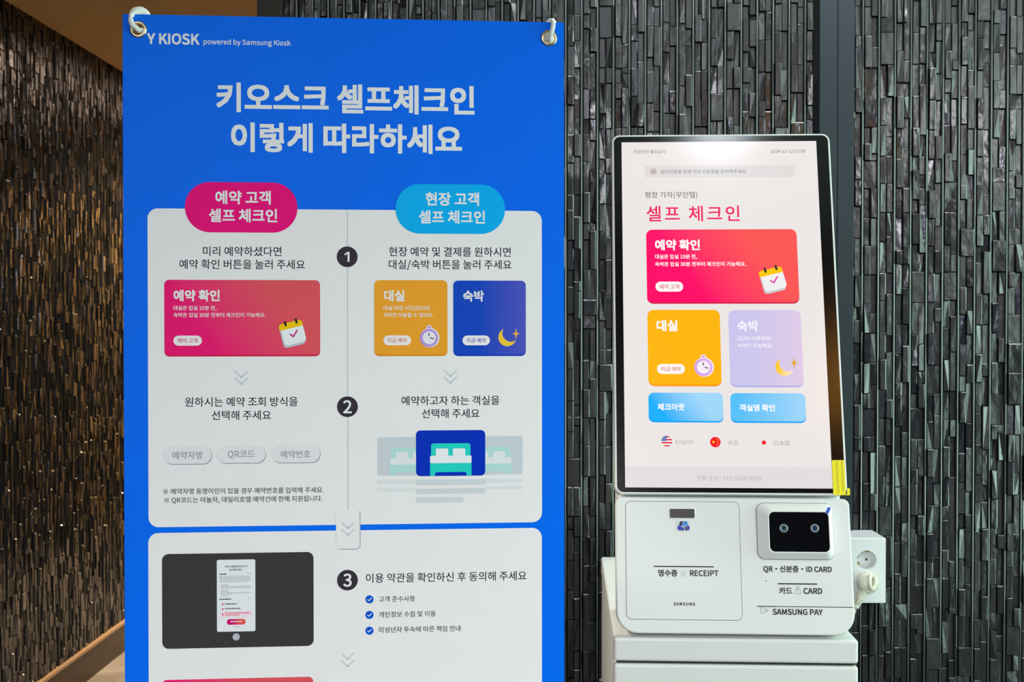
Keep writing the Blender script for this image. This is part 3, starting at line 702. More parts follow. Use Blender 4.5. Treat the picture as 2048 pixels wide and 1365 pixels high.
while x < 484:
    p, q = (0.12740 + (x-440)*0.0006726, 0.83890 + (1244.4-1150)*-0.0006835), (0.12740 + (x+4-440)*0.0006726, 0.83890 + (1244.4-1150)*-0.0006835); g.poly(rr(p[0], q[0], p[1]-1.0*S, p[1]+1.0*S, 0.2*S, 2), Z4+0.0001, 'title'); x += 4.8
g.obj('agree_button', tab, label='pink-red button at the foot of the page')

# X-shaped stand behind the banner
stand = thing('banner_stand', 'black X-shaped stand behind the blue banner, its white hooks through the eyelets', 'stand', BAN)
FY = -0.17752 + 0.004
HUB = (0.30, 0.78, -0.085)
def arm(p, q, r=0.007):
    g = G(); g.tube([p, ((p[0]+q[0])/2, (p[1]+q[1])/2, (p[2]+q[2])/2 - 0.004), q], r, 'stand', 12); return g.obj('arm', stand)
g = G(); g.lathe([(0.0, -0.02), (0.028, -0.02), (0.03, -0.015), (0.03, 0.015), (0.028, 0.02), (0.0, 0.02)], HUB, 'stand', 28); g.obj('hub', stand)
tipL, tipR = (GL[0]+0.010, BH-0.012, -0.022), (GR[0]+0.003, BH-0.016, -0.022)
arm(HUB, tipL); arm(HUB, tipR)
arm(HUB, (0.03, FY, -0.02)); arm(HUB, (0.57, FY, -0.02)); arm(HUB, (0.30, FY, -0.42))
# left hook: thick white tip bending over the top edge, thin prong down through the eyelet
g = G()
g.tube(spline([(GL[0]+0.016, BH-0.030, -0.020), (GL[0]+0.010, BH-0.008, -0.018), (GL[0]+0.003, BH+0.006, -0.014), (GL[0]-0.006, BH+0.004, -0.007), (GL[0]-0.0095, BH-0.004, -0.001)], 6), [0.0072]*6 + [0.0072]*6 + [0.0068]*6 + [0.0064, 0.006, 0.0056, 0.0052, 0.005, 0.0046] + [0.004], 'hook', 18)
g.tube(spline([(GL[0]-0.0088, BH-0.0005, 0.002), (GL[0]-0.0085, BH-0.008, 0.0065), (GL[0]-0.006, BH-0.016, 0.0075), (GL[0]-0.0025, GL[1]+0.0015, 0.0062), (GL[0]+0.001, GL[1]-0.0015, 0.001), (GL[0]+0.003, GL[1]+0.0005, -0.009)], 6), [0.0028]*7+[0.0036]*24, 'hook', 14)
g.obj('hook', stand, label='white plastic hook at the upper left corner')
g = G()
g.tube(spline([(GR[0]+0.001, BH-0.030, -0.022), (GR[0]+0.003, BH-0.010, -0.020), (GR[0]+0.0045, BH+0.0005, -0.016), (GR[0]+0.0055, BH+0.0025, -0.008)], 6), [0.0092]*6+[0.0095]*6+[0.009, 0.0088, 0.008, 0.007, 0.006, 0.0045, 0.003], 'hook', 18)
g.tube(spline([(GR[0]+0.0058, BH+0.004, -0.006), (GR[0]+0.0055, BH-0.002, 0.003), (GR[0]+0.004, BH-0.012, 0.0075), (GR[0]+0.002, GR[1]+0.004, 0.0065), (GR[0]+0.0005, GR[1]-0.002, 0.001), (GR[0]-0.001, GR[1]-0.001, -0.009)], 6), 0.0033, 'hook', 14)
g.obj('hook', stand, label='white plastic hook at the upper right corner')
for sx, c in ((0.03, GL), (0.57, GR)):
    g = G(); g.tube(spline([(sx, 0.012, -0.020), (c[0], 0.006, 0.004), (c[0], 0.028, 0.006), (c[0], 0.030, -0.006)], 6), 0.0033, 'hook', 12); g.obj('hook', stand)

# ------------------------------------------------------------------ the kiosk
KIO = Matrix(((0.999701, 0.005434, -0.023826, 0.114275), (-0.024438, 0.222302, -0.974671, 1.623069), (0.000000, 0.974963, 0.222369, 0.920558), (0.000000, 0.000000, 0.000000, 1.000000)))       # local x across the tilted front, y up along it, z out of the display; origin at its lower left corner
KW = 0.3352; KHB = 0.1945; KTOP = KHB + 0.5545
kiosk = thing('check_in_kiosk', 'white self check-in kiosk with a lit upright touch screen leaning back', 'kiosk', KIO)
P_ = 1.0/1370.0
# display head: white shell, black glass, lit screen
def inset_ring(x0, x1, y0, y1, r, z, n=8): return [(x, y, z) for x, y in rr(x0, x1, y0, y1, r, n)]
g = G(); hw = 0.3333; y0_, y1_ = KHB + 0.0012, KTOP
g.loft([inset_ring(0.004, hw-0.004, y0_+0.004, y1_-0.004, 0.009, -0.034), inset_ring(0.0, hw, y0_, y1_, 0.012, -0.028), inset_ring(0.0, hw, y0_, y1_, 0.012, -0.0015), inset_ring(0.0012, hw-0.0012, y0_+0.0012, y1_-0.0012, 0.011, 0.0)], 'white_rim')
g.obj('display_shell', kiosk, label='thin white shell round the display')
g = G(); g.prism(rr(0.0030, hw-0.0030, y0_+0.0030, y1_-0.0030, 0.0095), -0.0005, 0.0004, 'glass_black'); g.obj('display_glass', kiosk, label='black glossy glass border')
D0, D1, D2, D3 = 0.0005, 0.0007, 0.0009, 0.0011
M['scr'] = lit('screen_background', (236, 231, 229)); M['scr_band'] = lit('screen_band', (226, 222, 223)); M['scr_bar'] = lit('screen_bar', (224, 220, 219))
M['s_grey'] = lit('screen_grey_text', (104, 100, 104)); M['s_dark'] = lit('screen_dark_text', (66, 62, 66)); M['s_pink'] = lit('screen_pink_text', (242, 10, 92))
M['s_pale'] = lit('screen_pale_text', (172, 168, 170)); M['s_phone'] = lit('screen_phone_text', (160, 155, 162)); M['s_white'] = lit('screen_white_text', (252, 250, 250)); M['s_soft'] = lit('screen_soft_text', (244, 240, 252))
M['s_red'] = lit('screen_red_tile', (255, 0, 104), (252, 86, 84), 'XY', 0.42, 1.15); M['s_reds'] = lit('screen_red_edge', (214, 22, 66))
M['s_or'] = lit('screen_orange_tile', (255, 182, 0)); M['s_ors'] = lit('screen_orange_edge', (255, 148, 0)); M['s_ortx'] = lit('screen_orange_text', (212, 96, 24)); M['s_redtx'] = lit('screen_red_text', (214, 70, 96))
M['s_lav'] = lit('screen_lavender_tile', (202, 198, 238), (222, 202, 232), 'X', 0.2, 1.0); M['s_lavs'] = lit('screen_lavender_edge', (178, 174, 232))
M['s_sky'] = lit('screen_sky_tile', (16, 176, 252), (160, 216, 250), 'XY', 0.3, 0.95); M['s_sky2'] = lit('screen_sky_tile_light', (84, 192, 250), (150, 212, 250), 'X', 0.1, 0.9); M['s_skys'] = lit('screen_sky_edge', (0, 162, 250))
M['s_tag'] = lit('screen_tag', (252, 246, 244)); M['s_yel'] = lit('screen_icon_yellow', (255, 200, 0)); M['s_pap'] = lit('screen_icon_paper', (242, 240, 240)); M['s_sh'] = lit('screen_icon_shade', (206, 202, 204)); M['s_blk'] = lit('screen_icon_black', (44, 44, 48)); M['s_tick'] = lit('screen_icon_tick', (226, 84, 178))
M['s_lil'] = lit('screen_icon_lilac', (218, 168, 236)); M['s_lill'] = lit('screen_icon_lilac_light', (246, 236, 246)); M['s_moon'] = lit('screen_moon', (255, 202, 40), (252, 238, 206), 'X', 0.66, 0.86); M['s_star'] = lit('screen_star', (236, 164, 20))
M['s_fr'] = lit('screen_flag_red', (216, 30, 50)); M['s_fb'] = lit('screen_flag_blue', (70, 96, 176)); M['s_cr'] = lit('screen_flag_bright_red', (246, 20, 36)); M['s_fy'] = lit('screen_flag_yellow', (255, 222, 0)); M['s_line'] = lit('screen_faint_line', (229, 225, 225))
a, b = (0.01821, 0.73863), (0.31077, 0.20548)
SX0, SX1, SY0, SY1 = 0.01474, 0.31244, 0.20548, 0.73682
g = G(); g.prism([(SX0, SY0), (SX1, SY0), (SX1, SY1), (SX0, SY1)], 0.0002, D0, 'scr'); screen = g.obj('screen', kiosk, label='lit off-white touch screen with coloured tiles')
def T(g, t, a, b, z, m, bold=0.0, space=1.0, sy=1.0): g.text(t, a, b, z, m, bold, space, sy)
line(screen, '미성년자 출입금지', (0.03302, 0.72132), (0.08216, 0.72095), D1, 's_grey', 0.0)
line(screen, '2024-11-12 12:58', (0.24252, 0.72058), (0.29491, 0.72019), D1, 's_grey', 0.002)
line(screen, '평창 가자(무인텔)', (0.04969, 0.65072), (0.12920, 0.65028), D1, 's_dark', 0.0)
line(screen, '셀프 체크인', (0.05140, 0.62133), (0.19221, 0.62065), D1, 's_pink', 0.006, 1.07)
g = G(); g.poly(rrq((0.04960, 0.69798), (0.27806, 0.67910), 5*P_), D1, 'scr_bar'); g.ring((0.06278, 0.68897), 6*P_, 6.9*P_, D2, 's_redtx')
T(g, '19', (0.05988, 0.68899), (0.06569, 0.68895), D2, 's_dark', 0.01); T(g, '성인인증을 위해 미리 신분증을 준비해주세요.', (0.07394, 0.68849), (0.20569, 0.68803), D2, 's_grey'); g.obj('notice_bar', screen, label='pale grey age notice bar')
def tile(a, b, fill, strip, r=13*P_, e=3.2*P_):
    g = G(); g.poly(rrq((a[0], a[1]-5*P_), b, r), D1, strip); g.poly(rrq(a, (b[0], b[1]+e), r), D2, fill); return g
g = tile((0.05043, 0.59564), (0.27656, 0.47964), 's_red', 's_reds')
T(g, '예약 확인', (0.06366, 0.57140), (0.13118, 0.57116), D3, 's_white', 0.018)
T(g, '대실은 입실 10분 전,', (0.06336, 0.55260), (0.12631, 0.55242), D3, 's_white', 0.010); T(g, '숙박은 입실 30분 전부터 체크인이 가능해요.', (0.06318, 0.54140), (0.19937, 0.54103), D3, 's_white', 0.010)
tag(g, (0.06326, 0.51394), (0.10454, 0.49835), '예약 고객', (0.06920, 0.50593), (0.09872, 0.50588), D3, 's_tag', 's_redtx')
calendar(g, (0.23920, 0.51746), 46*P_, D3, 's_pap', 's_sh', 's_yel', 's_blk', 's_tick'); g.obj('reservation_tile', screen, label='large pink-red tile with a calendar')
g = tile((0.05049, 0.47025), (0.15803, 0.35437), 's_or', 's_ors')
T(g, '대실', (0.06389, 0.44607), (0.09506, 0.44607), D3, 's_white', 0.018)
tag(g, (0.06338, 0.38781), (0.10447, 0.37275), '지금 예약', (0.06945, 0.38021), (0.09838, 0.38026), D3, 's_tag', 's_ortx')
clock(g, (0.13204, 0.38316), 19.5*P_, D3, 's_lil', 's_lill', 's_blk'); g.obj('day_stay_tile', screen, label='orange tile with a clock')
g = tile((0.17051, 0.46977), (0.27748, 0.35314), 's_lav', 's_lavs')
T(g, '숙박', (0.18310, 0.44552), (0.21466, 0.44551), D3, 's_soft', 0.018)
T(g, '15:00 이후부터', (0.18252, 0.42673), (0.23107, 0.42674), D3, 's_soft', 0.008); T(g, '숙박이 가능해요.', (0.18292, 0.41566), (0.23419, 0.41569), D3, 's_soft', 0.008)
moon(g, (0.25067, 0.38333), 18.5*P_, D3, 's_moon', 's_star', (0.26465, 0.38958)); g.obj('overnight_tile', screen, label='lavender tile with a moon')
g = tile((0.05013, 0.34479), (0.15908, 0.30062), 's_sky', 's_skys', 11*P_)
T(g, '체크아웃', (0.06336, 0.32353), (0.10321, 0.32365), D3, 's_white', 0.016); g.obj('check_out_tile', screen, label='sky blue tile at the left')
g = tile((0.16979, 0.34434), (0.27885, 0.30032), 's_sky2', 's_skys', 11*P_)
T(g, '객실명 확인', (0.18298, 0.32263), (0.23440, 0.32278), D3, 's_white', 0.016); g.obj('room_tile', screen, label='sky blue tile at the right')
def pill_outline(g, a, b):
    h = (a[1]-b[1])/2; g.poly(rrq(a, b, h*0.98), D1, 's_line'); g.poly(rrq((a[0]+0.6*P_, a[1]-0.6*P_), (b[0]-0.6*P_, b[1]+0.6*P_), h*0.95), D1+0.0001, 'scr')
g = G(); pill_outline(g, (0.06198, 0.28406), (0.12684, 0.26017)); c = (0.07598, 0.27296); r = 10.8*P_
g.disc(c, r, D2, 's_white')
for i in range(7):
    if i % 2 == 0:
        y0 = c[1] + r - (2*r/7)*(i+1); y1 = y0 + 2*r/7; p = []
        for y in np.linspace(y0, y1, 5): q = math.sqrt(max(0, r*r-(y-c[1])**2)); p.append((c[0]+q, y))
        g.poly(p + [(2*c[0]-x, y) for x, y in p[::-1]], D2+0.0001, 's_fr')
p = [(c[0], c[1]+0.02*r), (c[0], c[1]+r)] + [(c[0]+r*math.cos(R(t)), c[1]+r*math.sin(R(t))) for t in range(100, 181, 10)]
g.poly(p, D2+0.0002, 's_fb')
for i in range(4):
    for j in range(3): g.disc((c[0]-r*(0.14+0.2*i), c[1]+r*(0.18+0.22*j)), 0.045*r, D2+0.0003, 's_white', 6) if math.hypot(0.14+0.2*i, 0.18+0.22*j) < 0.9 else None
T(g, 'English', (0.08925, 0.27141), (0.11458, 0.27152), D2, 's_pale', 0.0); g.obj('language_pill', screen, label='flag of stripes and English lettering')
def star5(g, c, r, z, m, rot=90):
    p = [(c[0]+(r if i % 2 == 0 else 0.4*r)*math.cos(R(rot+36*i)), c[1]+(r if i % 2 == 0 else 0.4*r)*math.sin(R(rot+36*i))) for i in range(10)]
    for i in range(0, 10, 2): g.add([(*c, z), (*p[i-1], z), (*p[i], z), (*p[(i+1) % 10], z)], [(0, 1, 2, 3)], m)
g = G(); pill_outline(g, (0.13467, 0.28362), (0.19402, 0.25975)); c = (0.14633, 0.27195); g.disc(c, 10.5*P_, D2, 's_cr'); star5(g, (c[0]-3.8*P_, c[1]+0.3*P_), 3.6*P_, D2+0.0001, 's_fy')
for dx, dy in ((2.8, 5.4), (5.2, 2.2), (5.2, -2.2), (2.8, -5.4)): star5(g, (c[0]+dx*P_, c[1]+dy*P_), 1.5*P_, D2+0.0001, 's_fy')
T(g, '中文', (0.16475, 0.27093), (0.17957, 0.27100), D2, 's_pale', 0.0); g.obj('language_pill', screen, label='red round flag with stars and Chinese lettering')
g = G(); pill_outline(g, (0.20418, 0.28317), (0.26597, 0.25936)); g.disc((0.21648, 0.27152), 4.3*P_, D2+0.0001, 's_cr')
T(g, '日本語', (0.23117, 0.27086), (0.25393, 0.27096), D2, 's_pale', 0.0); g.obj('language_pill', screen, label='white flag with a red dot and Japanese lettering')
g = G(); b = (0.16446, 0.23599); g.poly([(SX0, SY0), (SX1, SY0), (SX1, b[1]), (SX0, b[1])], D1, 'scr_band')
T(g, '전화 문의 : 010-5188-0090', (0.11865, 0.21946), (0.21064, 0.21962), D2, 's_phone', -0.004); g.obj('phone_band', screen, label='pale grey band with the telephone number')
# yellow film label folded over the right edge
a, b = (0.31285, 0.24654), (0.33058, 0.19617)
g = G(); g.prism(rr(a[0], b[0], b[1], a[1], 2.2*P_, 4), 0.0006, 0.0012, 'yellow')
g.prism(rr(b[0]-3.5*P_, hw+0.0024, b[1], b[1]+2.2*P_, 1*P_, 3), 0.0006, 0.0012, 'yellow'); g.prism(rr(hw-0.0005, hw+0.0034, b[1], b[1]+14*P_, 1.9*P_, 4), -0.001, 0.0006, 'yellow')
st = g.obj('film_label', kiosk, label='yellow protective-film label at the lower right corner')
g = G()
for t, p, q in (('Please remove this protection', (0.32691, 0.24444), (0.32693, 0.20129)), ('film before using your DISPLAY', (0.31926, 0.24440), (0.31968, 0.19838))):
    v_, f_, lo, hi = glyphs(t, 0.0); k = (p[1]-q[1])/(hi[0]-lo[0]); xc = (p[0]+q[0])/2
    g.add([(xc + (y-(lo[1]+hi[1])/2)*k*1.15, p[1] - (x-lo[0])*k, 0.0013) for x, y in v_], f_, 'yellow_ink')
g.obj('lettering', st)

# lower body
LT = KHB - 0.0035
g = G()
rc = (0.030, 0.030, 0.010, 0.010)
def body_ring(e, z, dy=0.0): return [(x, y, z) for x, y in rr(0.0006+e, KW-e, 0.0+e, LT-e, [max(0.002, q-e) for q in rc], 10)]
g.loft([body_ring(0.002, -0.030), body_ring(0.0, -0.028), body_ring(0.0, -0.0022), body_ring(0.0007, -0.0007), body_ring(0.0022, 0.0)], 'white_plastic')
body = g.obj('lower_body', kiosk, label='white lower housing with slots and labels')
# rear housing: prism with a level bottom
ti = 0.22424
g = G(); dep = 0.155; zb = -0.028
yb = 0.004 + 0.028*math.tan(ti)
prof = [(yb+0.000, zb), (LT+0.05, zb), (LT+0.035, -dep*0.8), (LT-0.02, -dep), (yb + (dep-0.028)*math.tan(ti), -dep)]
xs0, xs1 = 0.006, KW-0.006
vs = [(xs0, y, z) for y, z in prof] + [(xs1, y, z) for y, z in prof]; n = len(prof)
g.add(vs, [tuple(range(n)), tuple(range(n, 2*n))[::-1]] + [(i, n+i, n+(i+1) % n, (i+1) % n) for i in range(n)], 'white_plastic')
g.obj('rear_housing', kiosk, 0.003, label='white rear housing')
# receipt door
a, b = (0.01513, 0.18531), (0.17745, 0.01975)
g = G(); r_ = 0.0075
g.poly(rrq((a[0]-0.0006, a[1]+0.0006), (b[0]+0.0006, b[1]-0.0006), r_+0.0006), 0.0002, 'seam'); g.prism(rrq(a, b, r_), 0.00015, 0.0005, 'white_plastic')
door = g.obj('receipt_door', kiosk, label='square receipt printer door with a fine outline')
E0, E1 = 0.0006, 0.0008
a, b = (0.07795, 0.17533), (0.11422, 0.16181)
g = G(); g.loft([[(x, y, 0.0005) for x, y in rrq((a[0]-1.4*P_, a[1]+1.2*P_), (b[0]+1.4*P_, b[1]-1.4*P_), 3.5*P_)], [(x, y, 0.0012) for x, y in rrq(a, b, 3*P_)]], 'white_rim', False, True); g.poly(rrq((a[0]+0.4*P_, a[1]-0.4*P_), (b[0]-0.4*P_, b[1]+0.4*P_), 2.6*P_), 0.00135, 'smoke')
g.obj('sensor_window', door, label='small smoked rectangular window')
# cloud sticker
g = G(); a, b = (0.08666, 0.15826), (0.10722, 0.14313); g.prism(rrq(a, b, 1*P_), 0.0005, E1, 'clear_film')
c = (0.09754, 0.15122); 
def cl(pts, m): g.poly([(c[0]+x*P_, c[1]+y*P_) for x, y in pts], E1+0.0001, m)
arc = lambda cx, cy, r, a0, a1, n=10: [(cx+r*math.cos(R(a0+(a1-a0)*i/n)), cy+r*math.sin(R(a0+(a1-a0)*i/n))) for i in range(n+1)]
cl(arc(-2.6, 3.4, 5.4, 60, 215) + [(-7.4, -0.4), (-3.9, -1.6)], 'logo_navy')
cl([(-3.4, -1.9)] + arc(3.6, 3.9, 5.0, 110, 0)[0:] + [(8.4, 1.2), (3.6, -0.2), (2.4, 1.2), (1.0, -1.6)], 'logo_sky')
cl(arc(-6.6, -4.2, 5.4, 100, 270) + [(3.2, -9.4), (0.0, -3.4), (-4.2, -2.6)], 'logo_blue')
cl([(1.4, -2.8), (3.8, -1.0), (9.0, -8.8), (4.6, -9.4)], 'logo_navy'); cl([(4.8, -0.6)] + arc(7.4, -4.2, 4.9, 75, -70), 'logo_blue')
g.obj('cloud_sticker', door, label='small white sticker with a blue cloud emblem')
a, b = (0.05389, 0.09331), (0.13960, 0.09408)
g = G(); g.poly(rr(a[0]-0.8*P_, b[0]+0.8*P_, a[1]-2.4*P_, a[1]+1.6*P_, 1.5*P_), E0, 'white_rim'); g.poly(rr(a[0], b[0], a[1]-1.1*P_, a[1]+1.1*P_, 1*P_), E1, 'black_slot'); g.obj('receipt_slot', door, label='narrow black receipt slot')
g = G()
T(g, '영수증', (0.06014, 0.08404), (0.08762, 0.08430), E1, 'label_ink', 0.015); T(g, 'RECEIPT', (0.10542, 0.08411), (0.14592, 0.08449), E1, 'label_ink', 0.014)
a, b = (0.09345, 0.08820), (0.09945, 0.08022)
g.poly(rrq(a, b, 0.5*P_), E0, 'label_ink_light'); g.poly(rrq((a[0]+0.5*P_, a[1]-0.5*P_), (b[0]-0.5*P_, b[1]+0.5*P_), 0.3*P_), E1, 'white_plastic')
for i, w in enumerate((4, 4, 2.4)): g.poly(rr(a[0]+2*P_, a[0]+(2+w)*P_, a[1]-(5+1.6*i)*P_, a[1]-(4.2+1.6*i)*P_, 0.1*P_, 1), E1+0.0001, 'label_ink_light')
g.obj('lettering', door, label='dark receipt lettering with a small page pictogram')
line(door, 'SΛMSUNG', (0.08168, 0.04125), (0.11166, 0.04136), E1, 'label_ink', 0.020, 1.12)
# scanner
a, b = (0.20227, 0.18418), (0.31023, 0.10468); a2, b2 = (0.21785, 0.17095), (0.30193, 0.11510)
g = G()
g.poly(rrq((a[0]-0.7*P_, a[1]+0.7*P_), (b[0]+0.7*P_, b[1]-0.7*P_), 15*P_, 10), 0.0002, 'seam')
ringp = lambda p, q, r, z: [(x, y, z) for x, y in rrq(p, q, r, 10)]
g.loft([ringp(a, b, 14*P_, 0.0), ringp((a[0]+0.3*P_, a[1]-0.3*P_), (b[0]-0.3*P_, b[1]+0.3*P_), 14*P_, 0.0022),
        ringp((a2[0]-3*P_, a2[1]+2.5*P_), (b2[0]+3*P_, b2[1]-3*P_), 11.5*P_, 0.0118), ringp((a2[0]-1.5*P_, a2[1]+1.2*P_), (b2[0]+1.5*P_, b2[1]-1.5*P_), 10.5*P_, 0.0125), ringp(a2, b2, 10*P_, 0.0122), ringp(a2, b2, 10*P_, 0.0108)], 'white_rim', True, True)
bez = g.obj('scanner_bezel', kiosk, label='raised white bezel round the scanner')
g = G(); g.prism(rrq(a2, b2, 10*P_, 10), 0.0105, 0.0112, 'window_black'); g.obj('scanner_window', bez, label='black scanner glass')
for c in ((0.23832, 0.14803), (0.28191, 0.14836)):
    g = G(); c = (c[0], c[1]); g.lathe([(0.0, 0.0004), (4.6*P_, 0.0004)], (c[0], c[1], 0.0112), 'lens', 28); g.lathe([(4.6*P_, 0.0003), (5.2*P_, 0.0010), (8.2*P_, 0.0008), (8.7*P_, 0.0)], (c[0], c[1], 0.0112), 'lens_ring', 28); g.obj('lens', bez, label='round camera lens with a grey ring')
g = G(); c0, c1 = (0.30451, 0.17810), (0.29950, 0.16932); d = Vector((c1[0]-c0[0], c1[1]-c0[1])).normalized(); nn = Vector((-d[1], d[0]))*2.9*P_
c2 = (c1[0]+d[0]*11*P_, c1[1]+d[1]*11*P_); zf = lambda t: 0.0095 + 0.0045*t
q = lambda c, z: [(c[0]+nn[0], c[1]+nn[1], z), (c[0]-nn[0], c[1]-nn[1], z)]
v4 = q(c0, 0.0098) + q(c1, 0.0136); v8 = v4 + [(x, y, z-0.0003) for x, y, z in v4]
g.add(v8, [(0, 2, 3, 1), (4, 5, 7, 6), (0, 1, 5, 4), (2, 6, 7, 3), (0, 4, 6, 2), (1, 3, 7, 5)], 'blue_tab')
g.obj('pull_tab', bez, label='small blue pull tab of the protective film')
# labels, card slot and payment seam on the right half
g = G()
line(body, 'QR·신분증·ID CARD', (0.20954, 0.09059), (0.30572, 0.09105), E0, 'label_ink', 0.014)
T(g, '카드', (0.23076, 0.06104), (0.24886, 0.06122), E0, 'label_ink', 0.014); T(g, 'CARD', (0.26476, 0.06096), (0.29102, 0.06122), E0, 'label_ink', 0.014)
c = (0.25704, 0.06074)
def icon_card(g, c, deg, arrow):
    p = [(c[0]-5.6*P_, c[1]-5*P_), (c[0]+5.6*P_, c[1]-5*P_), (c[0]+3.6*P_, c[1]+5*P_), (c[0]-3.6*P_, c[1]+5*P_)]
    for i in range(4): g.stroke(rot_pts([p[i], p[(i+1) % 4]], c, deg), 0.7*P_, E0, 'label_ink_light')
    g.disc(rot_pts([(c[0], c[1]+2*P_)], c, deg)[0], 0.9*P_, E0, 'label_ink', 10)
    g.poly(rot_pts([(c[0]-1.8*P_, c[1]+7*P_), (c[0]+1.8*P_, c[1]+7*P_), (c[0], c[1]+9*P_)], c, deg), E0, 'label_ink')
icon_card(g, c, 0, 1); g.obj('lettering', body, label='dark card lettering with a pictogram')
g = G(); T(g, 'SAMSUNG PAY', (0.22041, 0.03168), (0.29040, 0.03215), E0, 'label_ink', 0.014); icon_card(g, (0.20802, 0.03354), -90, 1); g.obj('lettering', body, label='dark payment lettering with a pictogram')
g = G(); g.disc((0.21284, 0.07446), 1.2*P_, 0.0002, 'label_ink', 12); g.obj('microphone_hole', body)
a, b = (0.22923, 0.07073), (0.28446, 0.07098)
g = G(); g.poly(rr(a[0]-0.6*P_, b[0]+0.6*P_, a[1]-2.2*P_, a[1]+1.5*P_, 1.5*P_), 0.0003, 'white_rim'); g.poly(rr(a[0], b[0], a[1]-1.2*P_, a[1]+1.1*P_, 1*P_), E0, 'black_slot'); g.obj('card_slot', body, label='narrow black card slot')
a, b = (0.19878, 0.03999), (0.33216, 0.03891)
g = G(); g.poly(rr(a[0], a[0]+37*P_, a[1]-1.0*P_-1*P_, a[1]+0.6*P_-1*P_, 0.6*P_), E0, 'black_slot'); g.poly(rr(a[0]+5*P_, KW-0.0022, a[1]-1.9*P_, a[1]-0.6*P_, 0.5*P_), 0.0004, 'black_slot'); g.obj('payment_seam', body, label='fine dark seam above the payment pad')

# pedestal
PED = Matrix(((0.999701, 0.024438, 0.000000, 0.111125), (-0.024438, 0.999701, 0.000000, 1.625147), (0.000000, 0.000000, 1.000000, 0.000000), (0.000000, 0.000000, 0.000000, 1.000000)))
ped = thing('kiosk_pedestal', 'white steel pedestal cabinet under the check-in kiosk', 'pedestal', PED)
PW, PD, PH = 0.3425, 0.565, 0.91353
def bev_box(name, x0, x1, y0, y1, z0, z1, bev, par, lab):
    g = G(); g.box(x0, x1, y0, y1, z0, z1, 'ped_white'); return g.obj(name, par, bev, 3, label=lab)
bev_box('lid', 0, PW, 0, PD, PH-0.0335, PH, 0.004, ped, 'flat white top tray')
bev_box('cabinet', 0.0015, PW-0.0015, 0.02, PD-0.002, 0.02, PH-0.0365, 0.003, ped, 'white cabinet body')
bev_box('front_door', 0.0, PW, 0.0, 0.0195, 0.03, PH-0.0375, 0.004, ped, 'plain white front door')
g = G(); g.box(0.004, PW-0.004, 0.006, PD-0.008, PH-0.0368, PH-0.0332, 'seam'); g.obj('joint', ped, label='recessed dark joint under the tray')
g = G(); g.box(0.01, PW-0.01, 0.02, PD-0.01, 0.0, 0.021, 'seam'); g.obj('plinth', ped, label='recessed dark plinth')

# ------------------------------------------------------------------ wall outlet and power cord
OUT = Matrix.Translation((0.6235, 2.31, 0.798)) @ Matrix.Rotation(R(90), 4, 'X')   # x right, y up, z towards the viewer
outlet = thing('wall_outlet', 'white double surface outlet box on the stone wall beside the kiosk', 'outlet', OUT)
OW, OH, OD = 0.0775, 0.1305, 0.089
S1, S2 = (0.0395, 0.0860), (0.0395, 0.0425)
g = G(); v, f = filled(rr(0.001, OW-0.001, 0.001, OH-0.001, 0.001, 3), [circle(S1, 0.0195), circle(S2, 0.0195)])
g.add([(x, y, 0.001) for x, y, z in v], f, 'outlet')
o1 = rr(0.001, OW-0.001, 0.001, OH-0.001, 0.001, 3); o2 = rr(0, OW, 0, OH, 0.0018, 3)
g.loft([[(x, y, -OD) for x, y in o2], [(x, y, 0.0) for x, y in o2], [(x, y, 0.001) for x, y in o1]], 'outlet', True, False)
g.obj('box', outlet, label='white outlet box')
for c in (S1, S2):
    g = G(); g.lathe([(0.0195, 0.001), (0.0192, 0.0), (0.0188, -0.0165), (0.0, -0.0165)], (c[0], c[1], 0), 'outlet', 40)
    for dx, dy in ((0.0040, -0.0018), (-0.0145, 0.003)): g.disc((c[0]+dx, c[1]+dy), 0.0026, -0.0163, 'pin_hole', 20)
    for dx, dy, w, h in ((0.003, 0.0172, 0.004, 0.0012), (-0.0150, -0.0095, 0.0016, 0.0045), (-0.0160, 0.0085, 0.0012, 0.002)): g.box(c[0]+dx-w, c[0]+dx+w, c[1]+dy-h, c[1]+dy+h, -0.010, -0.003, 'brass')
    g.obj('socket', outlet, label='round recessed socket')

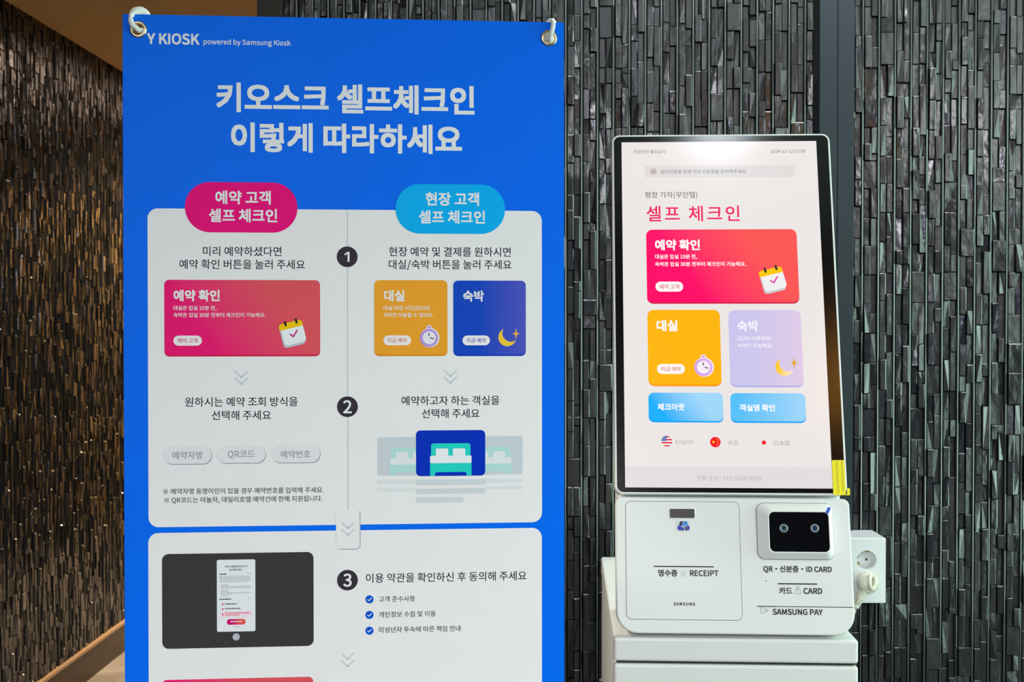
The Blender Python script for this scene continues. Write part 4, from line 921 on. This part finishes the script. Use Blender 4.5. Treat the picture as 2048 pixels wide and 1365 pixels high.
cordt = thing('power_cord', 'ivory power cord with a round finger-loop plug in the wall outlet', 'power cord', Matrix.Translation((0.663, 2.309, 0.8405)) @ Matrix.Rotation(R(90), 4, 'X'))
g = G()
g.lathe([(0.0, -0.0155), (0.0183, -0.0155), (0.0183, 0.002), (0.0205, 0.0022), (0.0215, 0.006), (0.0212, 0.012), (0.0195, 0.0165), (0.015, 0.0185), (0.0, 0.0190)], (0, 0, 0), 'cord', 40)
plug = g.obj('plug', cordt, label='round ivory plug')
# finger loop: an oval ring standing on the plug, opening sideways
pts = []
ax = Vector((0.80, 0.1, 0.60)).normalized(); up_ = Vector((0.05, 1, 0)).normalized(); fw = ax.cross(up_).normalized(); up_ = fw.cross(ax).normalized()
for i in range(33):
    t = 2*math.pi*i/32; pts.append(Vector((0.002, 0.006, 0.0300)) + up_*0.0135*math.cos(t) + fw*0.0125*math.sin(t))
g = G(); g.tube(pts, 0.0042, 'cord', 14, False); g.obj('finger_loop', plug, label='finger loop of the plug')
g = G(); d0 = Vector((-0.42, -0.90, 0.02)).normalized(); pts = []; rad = []
for i in range(30):
    t = 0.008 + 0.042*i/29; pts.append(Vector((-0.004, -0.004, 0.008)) + d0*t); rad.append((0.0100 - 0.0030*i/29) * (0.93 if (i > 10 and i % 6 in (0,)) else 1.0))
g.tube(pts, rad, 'cord', 18)
side = Vector((-d0.y, d0.x, 0))
for k, off in ((22, 0.0), (26, 0.2), (30, 0.0), (34, 0.2)):
    c = Vector((-0.004, -0.004, 0.008)) + d0*(k*0.001+0.006); rr_ = 0.0092 - 0.00008*k
    for s_ in (-1, 0.15):
        p = c + side*(0.0045*s_); p.z += 0.0075 - 0.0012*abs(s_) ; e = side*0.0022
        g.tube([p-e, p+e], 0.00085, 'cord_rib', 6)
g.obj('strain_relief', plug, label='ribbed strain relief')
e0 = Vector((-0.004, -0.004, 0.008)) + d0*0.046
g = G(); g.tube(spline([e0, e0 + d0*0.03, Vector((-0.075, -0.085, 0.06)), Vector((-0.14, -0.06, 0.22)), Vector((-0.20, 0.16, 0.44)), Vector((-0.235, 0.19, 0.505))], 10), 0.0040, 'cord', 12); g.obj('cable', cordt, label='ivory cable running behind the kiosk')
